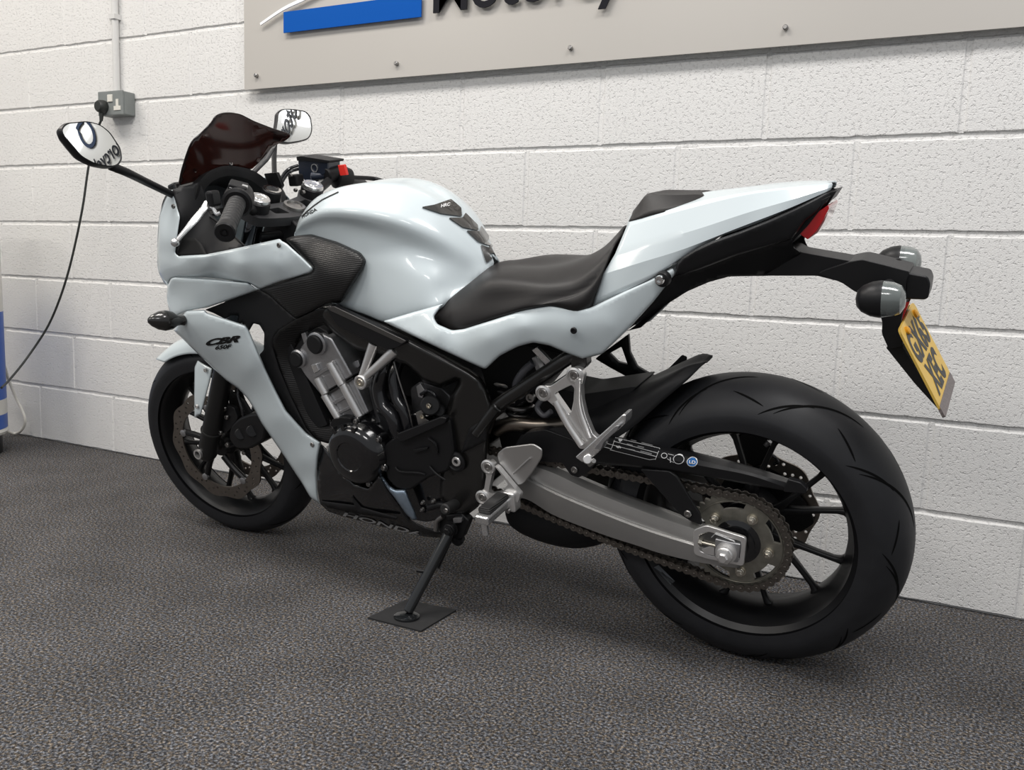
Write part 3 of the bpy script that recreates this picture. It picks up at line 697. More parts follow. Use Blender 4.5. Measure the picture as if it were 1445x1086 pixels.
for i in range(NL):
    a = Vector((pos[i][0], 0, pos[i][1])); b = Vector((pos[(i+1) % NL][0], 0, pos[(i+1) % NL][1])); t = (b-a).normalized(); nn = Vector((-t.z, 0, t.x)); L = (b-a).length; w_ = .0082
    o2 = []
    for q in range(7): f = math.pi/2+math.pi*q/6; o2.append(a+t*(w_*math.cos(f))+nn*(w_*math.sin(f)))
    o2.append(a+t*L*.5-nn*w_*.62)
    for q in range(7): f = -math.pi/2+math.pi*q/6; o2.append(b+t*(w_*math.cos(f))+nn*(w_*math.sin(f)))
    o2.append(a+t*L*.5+nn*w_*.62); n = len(o2)
    for s in (-1, 1):
        ys = (.0085 if i % 2 else .0065)*s; y0, y1 = CY+ys-.0009, CY+ys+.0009
        V = [Vector((p.x, y0, p.z)) for p in o2]+[Vector((p.x, y1, p.z)) for p in o2]
        ch.add(V, [tuple(range(n)), tuple(reversed(range(n, 2*n)))]+[(j, j+n, (j+1) % n+n, (j+1) % n) for j in range(n)])
    cyl((a.x, CY-.0115, a.z), (a.x, CY+.0115, a.z), .0028, 8, .0005, ch); cyl((a.x, CY-.006, a.z), (a.x, CY+.006, a.z), .005, 10, 0, ch)
ch.build('drive_chain', CHAINM, bike, ang=30)
# ---- swingarm
L0 = [(725, 652, -.085), (754, 650, -.09), (775, 654, -.09), (796, 662, -.09), (820, 673, -.09), (850, 686, -.09), (880, 698, -.09), (928, 716, -.09), (985, 737, -.10), (1051, 760, -.10)]
L1 = [(724, 658, -.12), (752, 659, -.125), (773, 665, -.125), (794, 674, -.125), (818, 686, -.125), (848, 699, -.125), (878, 711, -.125), (926, 729, -.127), (985, 749, -.13), (1051, 770, -.13)]
L2 = [(724, 664, -.126), (747, 676, -.129), (780, 693, -.129), (829, 714, -.129), (869, 730, -.129), (904, 743, -.129), (940, 755, -.131), (985, 768, -.135), (1048, 787, -.136)]
L2b = [(724, 667, -.134), (747, 679, -.138), (780, 696, -.138), (829, 717, -.138), (869, 733, -.138), (904, 746, -.138), (940, 758, -.139), (985, 771, -.140), (1048, 789, -.139)]
L3 = [(728, 698, -.12), (747, 703, -.12), (780, 723, -.12), (829, 743, -.12), (865, 756, -.122), (900, 767, -.122), (930, 777, -.125), (985, 790, -.13), (1044, 799, -.13)]
L4 = [(730, 700, -.085), (749, 702, -.085), (782, 721, -.085), (831, 742, -.085), (865, 755, -.085), (900, 767, -.085), (930, 777, -.09), (985, 790, -.10), (1044, 799, -.10)]
sa = loft([L0, L1, L2, L2b, L3, L4], 40, 3, sym=False, lin=True)
swo = [solid(q.build('swingarm', SWA, bike, ang=12), .004) for q in (sa, sa.mirror())]
for s in (1,):
    box(U(742, 680, -.11)*1.0 if s < 0 else Vector((U(742, 680, -.11).x, .11, U(742, 680, -.11).z)), (1, 0, 0), (0, 1, 0), (0, 0, 1), .05, .05, .06).build('swingarm_boss', SWA, bike, smooth=False)
# axle end pocket with adjuster
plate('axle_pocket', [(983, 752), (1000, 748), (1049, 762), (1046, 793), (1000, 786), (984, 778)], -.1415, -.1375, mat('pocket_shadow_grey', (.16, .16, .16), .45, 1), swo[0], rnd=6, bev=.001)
plate('pocket_rim', [(978, 748), (996, 741), (1053, 759), (1049, 799), (996, 788), (979, 782)], -.1435, -.136, ALU, swo[0], holes=[[(986, 755), (1000, 750), (1046, 764), (1043, 791), (1000, 783), (987, 777)]], rnd=5, bev=.001)
plate('adjuster_block', [(1009, 760), (1045, 768), (1041, 794), (1008, 786)], -.147, -.139, ALUD, bike, rnd=2)
plate('adjuster_plate', [(990, 775), (1008, 768), (1008, 784), (994, 781)], -.146, -.139, ALU, bike, rnd=1)
cyl(U(986, 764, -.1445), U(1010, 770, -.1445), .0032, 12).build('adjuster_bolt', BOLT, bike); cyl(U(986, 763.5, -.1445), U(991, 765, -.1445), .0065, 6, .0005).build('adjuster_nut', BOLT, bike)
strip_pts = [(1004, 758), (1009, 753), (1036, 763), (1040, 769)]
tube([(x, y, -.1455) for x, y in strip_pts], .0012, 8, smooth=False).build('alignment_mark', ALUL, bike)
boltmesh(U(1025, 779, -.147), .0165, .016, hexa=True).build('axle_nut', ALU, bike)
cyl((0, -.14, RR), (0, .14, RR), .010, 20).build('rear_axle', STEEL, bike)
boltmesh((0, .145, RR), .0165, .014, ax=(0, 1, 0), hexa=True).build('axle_nut', ALU, bike)
# swingarm pivot casting, dark side
cyl(U(735, 668, -.12), Vector((U(735, 668, -.12).x, .12, U(735, 668, -.12).z)), .03, 32).build('swingarm_pivot', BLKM, bike)
box((U(800, 640, -.0).x, 0, U(800, 700, -.12).z), (1, 0, .2), (0, 1, 0), (-.2, 0, 1), .06, .18, .05).build('swingarm_bridge', SWA, bike, smooth=False)
# ---- chain guard, its arm and stickers
GA = [(738, 611, -.07), (795, 599, -.07), (850, 612, -.075), (930, 626, -.075), (1000, 642, -.075), (1068, 660, -.075), (1128, 680, -.08)]
GB = [(735, 614, -.115), (795, 603, -.12), (850, 616, -.125), (930, 634, -.125), (1000, 652, -.125), (1064, 668, -.125), (1122, 684, -.12)]
GC = [(730, 622, -.118), (790, 620, -.124), (850, 632, -.13), (925, 645, -.13), (1000, 659, -.13), (1060, 671, -.13), (1118, 691, -.122)]
GD = [(722, 640, -.118), (785, 650, -.122), (850, 655, -.127), (920, 661, -.127), (1000, 673, -.127), (1060, 684, -.127), (1128, 696, -.12)]
guard = solid(loft([GA, GB, GC, GD], 40, 4, sym=False, lin=True).build('chain_guard', BLK, bike, ang=16), .0025)
plate('guard_tail', [(1112, 676), (1130, 681), (1139, 690), (1137, 697), (1105, 694), (1108, 684)], -.126, -.112, BLK, guard, rnd=3)
plate('guard_front', [(725, 632), (742, 610), (770, 606), (860, 640), (842, 652), (828, 668), (816, 674), (805, 670), (793, 653), (740, 650)], -.126, -.10, BLK, guard, rnd=3)
plate('guard_arm', [(903, 662), (944, 665), (954, 672), (988, 726), (990, 741), (974, 735), (960, 726)], -.1315, -.125, BLK, bike, rnd=3)
bolts('guard_bolt', [(971, 724, -.133), (811, 662, -.127)], .0075, STEEL, bike, .005)
# ---- hugger over the rear tyre
def upolar(px, py, y): p = U(px, py, y); return p
HA = [(800, 575, 0), (850, 560, 0), (900, 541, 0), (940, 527, 0), (975, 514, 0), (998, 509, 0)]
HB = [(798, 592, -.055), (850, 574, -.058), (900, 551, -.06), (940, 532, -.06), (972, 516, -.045), (997, 509.5, -.02)]
HC = [(800, 603, -.085), (850, 590, -.088), (897, 566, -.088), (936, 544, -.085), (970, 526, -.06), (995, 510.5, -.025)]
HD = [(806, 632, -.098), (850, 627, -.10), (888, 606, -.10), (932, 568, -.094), (970, 536, -.068), (994, 512.5, -.028)]
solid(loft([HA, HB, HC, HD], 30, 5, sym=True).build('rear_hugger', BLKM, bike, ang=40), .003)
plate('hugger_fin', [(925, 538), (935, 528), (963, 500), (970, 503), (969, 511), (938, 536)], .075, .072, BLKM, bike, rnd=2, bev=.0008)
# ---- exhaust silencer under the engine
P = [Vector((x, .045, z)) for x, z in ((-.585, .228), (-.565, .222), (-.50, .212), (-.40, .210), (-.335, .222), (-.305, .232))]; rr_ = [.03, .055, .066, .066, .053, .03]
mb = MB(); V = []
PB = bez([(*p, r) for p, r in zip(P, rr_)], 30)
for q in PB:
    for k in range(32):
        f = 2*math.pi*k/32; V.append(Vector((q[0], q[1]+q[3]*1.35*math.cos(f), q[2]+q[3]*math.sin(f))))
mb.add(V, [(32*i+k, 32*i+(k+1) % 32, 32*i+32+(k+1) % 32, 32*i+32+k) for i in range(29) for k in range(32)]+[tuple(reversed(range(32))), tuple(29*32+k for k in range(32))])
mb.build('exhaust_silencer', BLKM, bike)
# ---- frame
FRO = [(446, 433), (458, 427), (472, 428), (545, 457), (605, 489), (662, 520), (678, 531), (688, 548), (697, 575), (701, 592), (692, 610), (690, 640), (688, 692), (676, 714), (655, 730), (628, 728), (617, 700), (621, 640), (626, 590), (636, 558), (648, 536), (622, 548), (598, 540), (575, 517), (545, 504), (500, 493), (470, 470), (452, 452)]
patch('frame_spar', FRO, [(450, 440, -.168), (550, 480, -.175), (600, 515, -.17), (665, 535, -.155), (680, 600, -.148), (655, 660, -.150), (650, 720, -.145), (625, 640, -.145), (500, 440, -.165)], FRAMEM, bike, 5, (9, .022), .012, True, 5)
fr = plate('frame_insert', [(459, 434), (471, 432), (573, 482), (562, 490), (545, 494), (476, 460)], -.187, -.17, BLK, bike, rnd=4, bev=.002)
plate('insert_ridge', [(462, 433.5), (471, 432), (573, 481), (567, 485), (465, 438)], -.1885, -.186, mat('grey_plastic_ridge', (.05, .047, .045), .38), fr, rnd=2, bev=.001)
tube([(690, 590, -.125), (698, 576, -.128), (740, 546, -.128), (800, 506, -.125), (812, 499, -.12)], .0145, 18).build('subframe_tube', FRAMEM, bike)
t_ = tube([(690, 590, -.125), (698, 576, -.128), (740, 546, -.128), (800, 506, -.125), (812, 499, -.12)], .0145, 18).mirror().build('subframe_tube', FRAMEM, bike)
cyl(U(693, 581, -.128), U(706, 571, -.128), .0175, 20, .002).build('tube_collar', FRAMEM, bike)
tube([(672, 612, -.15), (700, 575, -.14)], .012, 12, smooth=False).build('tube_gusset', FRAMEM, bike)
patch('pivot_recess', [(662, 604), (685, 590), (686, 622), (650, 640)], [(670, 610, -.1555), (680, 600, -.153), (655, 635, -.155), (684, 620, -.153)], BLK, bike, 6, None, .002, rnd=3)
lathe([(.024, 0), (.024, .004), (.018, .007), (.016, .004), (0, .004)], U(644, 651, -.154), (0, -1, 0), 32, cap=False).build('pivot_ring', BLK, bike)
boltmesh(U(644, 651, -.158)+Vector((0, .004, 0)), .0115, .007).build('pivot_bolt', ALU, bike)
# ---- engine
plate('crankcase', [(470, 610), (500, 585), (545, 575), (600, 585), (640, 585), (668, 640), (668, 700), (650, 728), (600, 738), (540, 722), (490, 690), (462, 650)], -.135, .135, GLB, bike, rnd=6, bev=.006)
hd = plate('cylinder_head', [(414, 504), (432, 478), (452, 470), (467, 477), (497, 531), (453, 558), (430, 530)], -.150, .15, ALUD, bike, rnd=4, bev=.004)
cb = plate('cylinder_block', [(453, 560), (497, 533), (520, 582), (484, 602), (476, 598)], -.148, .15, ALUD, bike, rnd=3, bev=.003)
plate('head_gasket', [(452, 560), (498, 532), (499, 535), (454, 563)], -.1545, .152, mat('gasket_dark', (.07, .07, .07), .5, 1), bike, rnd=0, bev=0)
plate('head_cover', [(410, 500), (428, 474), (448, 461), (462, 468), (466, 478), (452, 472), (432, 480), (416, 506)], -.140, .14, BLKM, bike, rnd=4, bev=.003)
for (x, y, r) in ((423, 505, .0175), (449, 484, .0215)):
    q = lathe([(r*1.28, 0), (r*1.28, .007), (r*1.05, .010)], U(x, y, -.149), (0, -1, 0), 32).build('cam_end_ring', ALUD, hd)
    lathe([(r*1.05, .009), (r*1.05, .014), (r*.9, .017), (0, .017)], U(x, y, -.149), (0, -1, 0), 32, cap=False).build('cam_plug', BLKM, hd)
for a, b_, r in (((448, 533), (460, 556), .0105), ((466, 511), (484, 543), .0115)):
    cyl(U(*a, -.155), U(*b_, -.155), r, 20, .002).build('head_bolt_column', ALU, hd)
for a, b_, r in (((458, 556), (485, 601), .0105), ((484, 541), (509, 588), .0115)):
    cyl(U(*a, -.153), U(*b_, -.153), r, 20, .002).build('block_bolt_column', ALU, cb)
plate('head_window', [(438, 515), (446, 513), (450, 523), (443, 527)], -.158, -.15, ALUL, hd, rnd=1, bev=.001)
plate('head_rib', [(441, 528), (472, 512), (474, 516), (443, 533)], -.156, -.148, ALUD, hd, rnd=1, bev=.001)
plate('head_panel', [(456, 531), (476, 521), (484, 538), (464, 549)], -.153, -.148, ALUD, hd, rnd=1, bev=.001)
plate('block_rib', [(470, 566), (494, 553), (496, 557), (472, 571)], -.154, -.147, ALUD, cb, rnd=1, bev=.001)
plate('block_rib', [(478, 580), (502, 568), (504, 572), (480, 584)], -.154, -.147, ALUD, cb, rnd=1, bev=.001)
plate('sensor_stalk', [(424, 469), (430, 468), (436, 486), (430, 489)], -.145, -.135, ALUD, hd, rnd=2, bev=.001)
plate('inlet_flange', [(478, 484), (497, 499), (511, 520), (500, 530), (489, 523)], -.11, .12, mat('dark_cast_grey', (.12, .12, .125), .5, 1, noise=(60, .3)), bike, rnd=3, bev=.002)
plate('inlet_rib', [(490, 513), (505, 508), (508, 516), (495, 530)], -.118, -.108, ALUD, bike, rnd=2, bev=.001)
# round alternator cover
ac_ = U(511, 634, -.150)
alt = lathe([(.082, -.02), (.082, .012), (.078, .018), (.074, .030), (.066, .042), (.054, .048), (.036, .050), (.034, .047), (0, .047)], ac_, (0, -1, 0), 64, cap=False).build('alternator_cover', GLB, bike)
for k in range(7):
    a = math.radians(-20+51.4*k); c_ = ac_+Vector((.080*math.cos(a), -.012, .080*math.sin(a))); cyl(c_+Vector((0, .02, 0)), c_+Vector((0, -.008, 0)), .0095, 16, .002).build('cover_lug', GLB, alt); boltmesh(c_+Vector((0, -.008, 0)), .0058, .005).build('cover_bolt', STEEL, alt)
for a0 in (75, 100, 125):
    a = math.radians(a0); n_ = Vector((math.cos(a), 0, math.sin(a))); t_ = Vector((-math.sin(a), 0, math.cos(a)))
    box(ac_+n_*.066+Vector((0, -.038, 0)), n_, (0, 1, 0), t_, .020, .012, .010).build('cover_rib', GLB, alt)
plate('engine_bracket', [(468, 592), (480, 589), (494, 590), (497, 602), (488, 606), (484, 622), (478, 610), (466, 600)], -.175, -.15, BLK, bike, rnd=2)
plate('side_flange', [(460, 630), (466, 627), (470, 640), (468, 646), (463, 644)], -.16, -.152, ALUL, bike, rnd=1, bev=.001)
# sprocket cover
sc_ = plate('sprocket_cover', [(542, 628), (563, 611), (622, 588), (634, 592), (640, 640), (632, 665), (604, 674), (578, 692), (560, 690), (546, 676), (540, 650)], -.163, -.12, BLK, bike, rnd=5, bev=.005)
plate('cover_ridge', [(560, 612), (622, 588), (630, 590), (628, 597), (572, 622), (562, 624)], -.176, -.16, BLK, sc_, rnd=2, bev=.002)
plate('cover_ridge', [(583, 634), (603, 631), (603, 634), (585, 639)], -.170, -.16, BLK, sc_, rnd=1, bev=.001)
tube([(558, 659, -.166), (562, 664, -.168), (590, 667, -.168), (600, 669, -.166)], .0022, 8).build('cover_ridge', BLK, sc_)
tube([(606, 658, -.166), (615, 668, -.167), (628, 677, -.164)], .0025, 8).build('cover_ridge', BLK, sc_)
tube([(605, 618, -.166), (614, 626, -.168), (617, 640, -.166)], .003, 8).build('cover_ridge', BLK, sc_)
# hoses, throttle bodies, sensors
HOSE = mat('glossy_black_hose', (.01, .01, .012), .22, coat=.4)
tube([(552, 500, -.10), (541, 522, -.13), (535, 550, -.14), (541, 571, -.145), (553, 586, -.15), (560, 606, -.15), (564, 622, -.14)], .0165, 20).build('coolant_hose', HOSE, bike)
tube([(565, 505, -.10), (556, 530, -.125), (560, 560, -.135), (570, 578, -.14), (577, 602, -.14), (580, 615, -.13)], .0145, 20).build('coolant_hose', HOSE, bike)
tube([(556, 510, -.15), (566, 545, -.155), (576, 575, -.155), (583, 605, -.15)], .0018, 8).build('breather_pipe', STEEL, bike)
tube([(528, 520, -.10), (525, 545, -.12), (530, 570, -.125), (536, 595, -.13)], .009, 14).build('coolant_hose', HOSE, bike)
plate('throttle_body', [(578, 548), (592, 538), (622, 546), (636, 560), (632, 590), (600, 600), (582, 585)], -.12, .12, mat('dark_cast_grey', (.1, .1, .1)), bike, rnd=4, bev=.003)
cyl(U(607, 572, -.115), U(607, 572, -.165), .022, 28, .003).build('throttle_position_sensor', BLKM, bike)
cyl(U(622, 578, -.115), U(620, 580, -.150), .013, 20, .003).build('idle_valve', BLKM, bike)
bolts('sensor_bolt', [(606, 572, -.166), (597, 587, -.155), (566, 617, -.165)], .0065, BOLT, bike, .005)
tube([(594, 556, -.13), (606, 551, -.14), (614, 558, -.145), (612, 570, -.14)], .004, 10).build('wiring_loop', HOSE, bike)
plate('throttle_lever', [(586, 582), (596, 578), (600, 590), (608, 596), (590, 600)], -.15, -.145, STEEL, bike, rnd=2, bev=.001)
plate('injector_block', [(587, 545), (593, 541), (600, 552), (596, 562), (590, 560)], -.13, -.115, ALUD, bike, rnd=1, bev=.001)
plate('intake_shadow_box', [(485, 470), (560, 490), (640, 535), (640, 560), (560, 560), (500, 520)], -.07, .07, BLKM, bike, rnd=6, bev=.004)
# silver mounting V
hb = MB()
for a in ((528, 485, -.168), (558, 494, -.168)):
    tube([(507.5+.5, 539, -.187), a], .0075, 14, smooth=False, mb=hb, r2=.0125)
vo = hb.build('engine_hanger', ALU, bike)
lathe([(.0165, 0), (.0165, .016), (.015, .018), (.012, .018), (.012, .014), (0, .014)], U(507.5, 540, -.196)+Vector((0, .018, 0)), (0, -1, 0), 28, cap=False).build('hanger_boss', ALU, vo)
boltmesh(U(507.5, 540, -.196)+Vector((0, .005, 0)), .0095, .006).build('hanger_bolt', BOLT, vo)
# clutter between frame, shock and subframe
plate('airbox_lower', [(676, 512), (700, 500), (740, 486), (800, 500), (775, 530), (750, 560), (705, 585), (690, 560)], -.05, .06, BLKM, bike, rnd=5, bev=.004)
sp_ = MB(); c0 = U(712, 530, -.02); c1 = U(745, 600, -.02)
P = [c0+(c1-c0)*(i/90)+Vector((math.cos(i*.45)*.03, math.sin(i*.45)*.03, 0)) for i in range(91)]
tube(P, .0055, 10, px=False, smooth=False).build('shock_spring', STEEL, bike)
tube([(736, 560, -.09), (728, 545, -.10), (738, 525, -.105), (752, 512, -.10)], .0085, 14).build('fluid_hose', mat('grey_hose', (.10, .10, .11), .35), bike)
plate('battery_strap', [(750, 494), (758, 490), (778, 511), (771, 516)], -.10, -.09, ALUL, bike, rnd=1, bev=.001)
plate('relay_block', [(750, 505), (756, 503), (762, 520), (757, 524)], -.10, -.08, ALUD, bike, rnd=1, bev=.001)
bolts('shock_bolt', [(750, 560, -.09)], .011, STEEL, bike, .008)
tube([(765, 562, -.09), (758, 575, -.095), (768, 586, -.10), (778, 580, -.10)], .006, 12).build('fluid_hose', MATS['grey_hose'], bike)
tube([(700, 606, -.09), (720, 598, -.09), (760, 600, -.08), (800, 598, -.06)], .016, 14).build('exhaust_link_pipe', mat('warm_steel_pipe', (.22, .19, .16), .32, 1), bike)
plate('shock_mount', [(700, 600), (740, 590), (800, 596), (810, 604), (750, 612), (710, 640)], -.06, .06, BLKM, bike, rnd=4, bev=.003)
plate('rear_fender_inner', [(770, 545), (822, 556), (900, 545), (880, 565), (830, 600), (780, 604), (745, 596)], -.05, .06, BLKM, bike, rnd=5, bev=.004)
tube([(822, 551, .03), (850, 549, .04), (880, 553, .05), (905, 546, .05)], .003, 8).build('brake_hose', HOSE, bike)
bevel(box(U(833, 552, .03), (1, 0, 0), (0, 1, 0), (0, 0, 1), .03, .02, .02).build('hose_joint', BLK, bike, smooth=False), .003)
# ---- side cowl under the seat (white)
SCO = [(540, 453), (580, 441), (626, 428), (612, 447), (617, 457), (638, 466), (655, 464), (700, 450), (740, 436), (777, 430), (815, 436), (833, 434), (875, 414), (921, 392), (950, 377), (953, 386), (922, 426), (885, 466), (850, 499), (822, 506), (800, 498), (775, 487), (752, 483), (730, 489), (705, 502), (685, 521), (662, 511), (600, 482)]
SCC = [(540, 453, -.182), (585, 455, -.178), (625, 431, -.152), (640, 466, -.172), (612, 448, -.176), (660, 508, -.182), (685, 520, -.176), (690, 478, -.190), (740, 460, -.182), (740, 438, -.165), (800, 450, -.165), (833, 434, -.148), (822, 506, -.140), (800, 470, -.168), (860, 460, -.148), (885, 466, -.130), (920, 393, -.128), (953, 382, -.118), (740, 487, -.170), (620, 470, -.190)]
scowl = patch('side_cowl', SCO, SCC, WHITE, bike, 4, (4, .006), .003, True, 4)
patch('seat_base', [(606, 452), (650, 440), (720, 425), (850, 400), (840, 440), (780, 450), (700, 468), (640, 480), (606, 465)], [(606, 450, -.140), (840, 440, -.115), (640, 480, -.14), (700, 420, -.13)], BLK, bike, 12, None, .003, True)
bolts('cowl_screw', [(810, 466, -.170)], .0065, BLK, scowl[0], .004)
lathe([(.0145, 0), (.0145, .010), (.012, .014), (0, .014)], U(937, 392.5, -.124), (0, -1, 0), 28, cap=False).build('grab_boss', BLK, bike)
boltmesh(U(932.5, 394, -.138), .0088, .010).build('grab_screw', CHROME, bike)
# ---- tail cowl
T0 = [(888, 304, 0), (930, 286, 0), (1000, 270, 0), (1060, 263, 0), (1120, 258, 0), (1172, 256, 0)]
T1 = [(886, 313, -.068), (930, 300, -.074), (1000, 281, -.072), (1060, 270, -.062), (1120, 263, -.048), (1174, 258, -.018)]
T1b = [(884, 320, -.078), (930, 306, -.083), (1000, 287, -.080), (1060, 274, -.070), (1120, 266, -.055), (1175, 260, -.02)]
T2 = [(868, 358, -.108), (920, 342, -.110), (985, 323, -.104), (1055, 300, -.090), (1120, 281, -.070), (1174, 264, -.024)]
T3 = [(851, 387, -.122), (905, 370, -.124), (960, 353, -.116), (1040, 322, -.098), (1115, 293, -.075), (1172, 268, -.026)]
T4 = [(833, 433, -.130), (878, 412, -.130), (921, 391, -.126), (1000, 341, -.100), (1080, 311, -.080), (1166, 272, -.028)]
tc_ = loft([T0, T1, T1b, T2, T3, T4], 44, 4, sym=True, lin=True)
solid(tc_.build('tail_cowl', WHITE, bike, ang=13), .003)
C0 = [(893, 298, 0), (903, 285, 0), (912, 274, 0), (917, 272, 0), (955, 272, 0), (990, 271.5, 0), (996, 273, 0), (1003, 278, 0)]
C1 = [(891, 304, -.045), (901, 289, -.043), (910, 277, -.040), (916, 275, -.040), (955, 275, -.040), (989, 274.5, -.034), (995, 276, -.03), (1002, 279, -.02)]
C2 = [(887, 312, -.069), (897, 309, -.072), (906, 307, -.074), (912, 305, -.075), (950, 296, -.075), (983, 286, -.062), (990, 284, -.055), (1003, 280, -.03)]
solid(loft([C0, C1, C2], 20, 4, sym=True, lin=True).build('seat_hump_pad', SEAT, bike, ang=20), .003)
# ---- seat
S0 = [(697, 372, 0), (713, 368, 0), (740, 373, 0), (778, 373, 0), (820, 364, 0), (856, 346, 0), (882, 318, 0)]
S1 = [(685, 381, -.035), (708, 378, -.06), (735, 380, -.08), (775, 381, -.085), (815, 374, -.085), (848, 357, -.075), (875, 332, -.06)]
S2 = [(665, 397, -.080), (690, 395, -.132), (728, 399, -.146), (775, 404, -.150), (808, 402, -.144), (838, 381, -.128), (866, 345, -.095)]
S3 = [(634, 422, -.115), (670, 425, -.150), (715, 420, -.158), (760, 416, -.160), (805, 416, -.150), (838, 398, -.135), (861, 357, -.11)]
S4 = [(612, 446, -.135), (640, 464, -.160), (700, 449, -.168), (740, 436, -.168), (777, 430, -.165), (815, 437, -.158), (836, 433, -.14)]
S5 = [(614, 452, -.115), (642, 470, -.135), (700, 456, -.14), (740, 443, -.14), (777, 437, -.14), (815, 444, -.13), (836, 440, -.11)]
solid(loft([S0, S1, S2, S3, S4, S5], 44, 5, sym=True).build('rider_seat', SEAT, bike, ang=70), .004)
# ---- fuel tank
A = [(448, 296, 0), (462, 281, 0), (490, 267, 0), (525, 257, 0), (562, 254, 0), (600, 265, 0), (632, 285, 0), (655, 307, 0), (674, 329, 0), (690, 349, 0), (702, 367, 0)]
Cc = [(417, 326, -.09), (430, 312, -.125), (460, 300, -.145), (505, 302, -.15), (560, 313, -.134), (612, 333, -.098), (647, 352, -.066), (668, 366, -.045), (682, 373, -.030), (697, 371, -.012)]
def midl(P, Q, t, up_, o=0):
    R = []
    for p, q in zip([U(*a) for a in P], [U(*a) for a in Q]): R.append(p.lerp(q, t)+Vector((0, o, up_*min(1, abs(q.y)/.1))))
    return R
D = [(416, 331, -.085), (430, 324, -.112), (462, 318, -.128), (507, 325, -.130), (560, 341, -.124), (608, 361, -.102), (640, 376, -.080), (660, 386, -.062), (676, 388, -.048), (692, 381, -.022)]
E_ = [(420, 345, -.10), (440, 350, -.115), (470, 360, -.128), (520, 372, -.142), (566, 382, -.142), (608, 396, -.129), (634, 403, -.100), (650, 404, -.082), (664, 402, -.066), (682, 392, -.036)]
F_ = [(430, 390, -.11), (455, 410, -.13), (483, 428, -.145), (515, 440, -.150), (545, 450, -.158), (590, 441, -.152), (620, 431, -.138), (634, 424, -.114), (648, 416, -.100), (666, 406, -.068)]
F2 = [(432, 396, -.10), (457, 416, -.12), (485, 434, -.135), (517, 446, -.142), (547, 456, -.150), (592, 447, -.144), (622, 436, -.130), (636, 430, -.106), (650, 422, -.090), (668, 412, -.058)]
n_ = 46
tk = loft([[*UL(A)], midl(A, Cc, .45, .025), midl(A, Cc, .8, .019), UL(Cc), UL(D), UL(E_), UL(F_), UL(F2)], n_, 6, sym=True, px=False)
tank = solid(tk.build('fuel_tank', WHITE, bike, ang=80), .003)
nose = loft([UL([(448, 296, 0), (430, 310, 0), (425, 340, 0)]), UL([(432, 304, -.07), (424, 315, -.07), (424, 345, -.07)]), UL([(417, 326, -.09), (415, 331, -.088), (420, 350, -.095)])], 8, 5, sym=True, px=False)
solid(nose.build('tank_nose', WHITE, tank, ang=80), .003)
# ---- ribbed black side panels
patch('tank_side_panel', [(402, 337), (413, 333), (439, 330), (476, 341), (509, 356), (517, 367), (513, 379), (497, 403), (482, 427), (462, 428), (449, 435), (418, 451), (405, 440), (380, 417), (364, 408), (394, 397), (439, 384), (442, 378)],
      [(402, 337, -.165), (439, 331, -.135), (517, 367, -.152), (482, 427, -.176), (450, 380, -.182), (418, 450, -.182), (365, 409, -.180), (480, 385, -.178), (440, 410, -.188)], CARB, bike, 5, (6, .012), .003, True, 4)
patch('fairing_inner_panel', [(289, 437), (300, 433), (364, 408), (382, 418), (405, 439), (419, 451), (394, 466), (386, 475), (384, 490), (394, 522), (410, 560), (432, 605), (447, 622), (440, 626), (425, 604), (404, 580), (374, 519), (366, 500), (372, 494), (373, 470), (366, 458), (357, 456), (350, 468), (345, 456), (337, 455), (338, 444), (325, 445), (318, 450), (300, 441)],
      [(289, 437, -.19), (364, 408, -.172), (419, 451, -.172), (385, 480, -.168), (440, 620, -.150), (374, 519, -.165), (340, 440, -.17), (400, 570, -.155)], BLKM, bike, 5, None, .003, True, 2)
patch('radiator_shroud', [(386, 476), (394, 466), (418, 451), (450, 436), (470, 440), (474, 455), (440, 462), (424, 475), (414, 500), (436, 548), (470, 598), (484, 612), (464, 626), (447, 621), (430, 600), (410, 556), (394, 520), (384, 490)],
      [(386, 476, -.170), (418, 451, -.178), (460, 440, -.165), (420, 480, -.135), (414, 500, -.13), (450, 570, -.12), (470, 610, -.135), (440, 610, -.148), (394, 520, -.16), (410, 555, -.155)], CARB, bike, 5, None, .003, True, 3)
plate('radiator', [(378, 468), (400, 462), (462, 600), (430, 612)], -.14, .14, BLKM, bike, rnd=2, bev=.002)
# ---- belly pan
patch('belly_pan', [(452, 626), (466, 640), (478, 664), (500, 684), (520, 690), (534, 672), (545, 690), (562, 712), (580, 735), (600, 745), (632, 752), (640, 760), (600, 757), (540, 743), (490, 730), (464, 722), (452, 711), (448, 690), (447, 650)],
      [(452, 626, -.155), (447, 660, -.160), (452, 711, -.155), (464, 722, -.14), (500, 700, -.165), (540, 700, -.165), (540, 742, -.125), (600, 745, -.125), (636, 756, -.10), (500, 732, -.13), (520, 722, -.15)], GLB, bike, 5, None, .003, True, 2)
patch('belly_pan_facet', [(452, 707), (500, 713), (496, 700), (510, 716), (560, 730), (560, 733), (500, 724), (463, 716)], [(452, 707, -.160), (500, 710, -.161), (560, 731, -.151), (463, 716, -.152), (500, 722, -.153)], BLKM, bike, 6, None, .002, rnd=1)
patch('painted_reflection_strip', [(533, 671), (541, 672), (549, 684), (558, 690), (573, 690), (578, 704), (586, 722), (589, 733), (582, 734), (572, 724), (558, 704), (545, 688)], [(533, 671, -.168), (558, 695, -.172), (573, 690, -.165), (586, 728, -.160), (560, 704, -.176)], mat('grey_blue_reflection', (.30, .37, .45), .3, .8, noise=(50, .3)), bike, 4, (4, .006), .003, rnd=2)  # belly pan's reflection of the bright wall, painted as a grey-blue strip
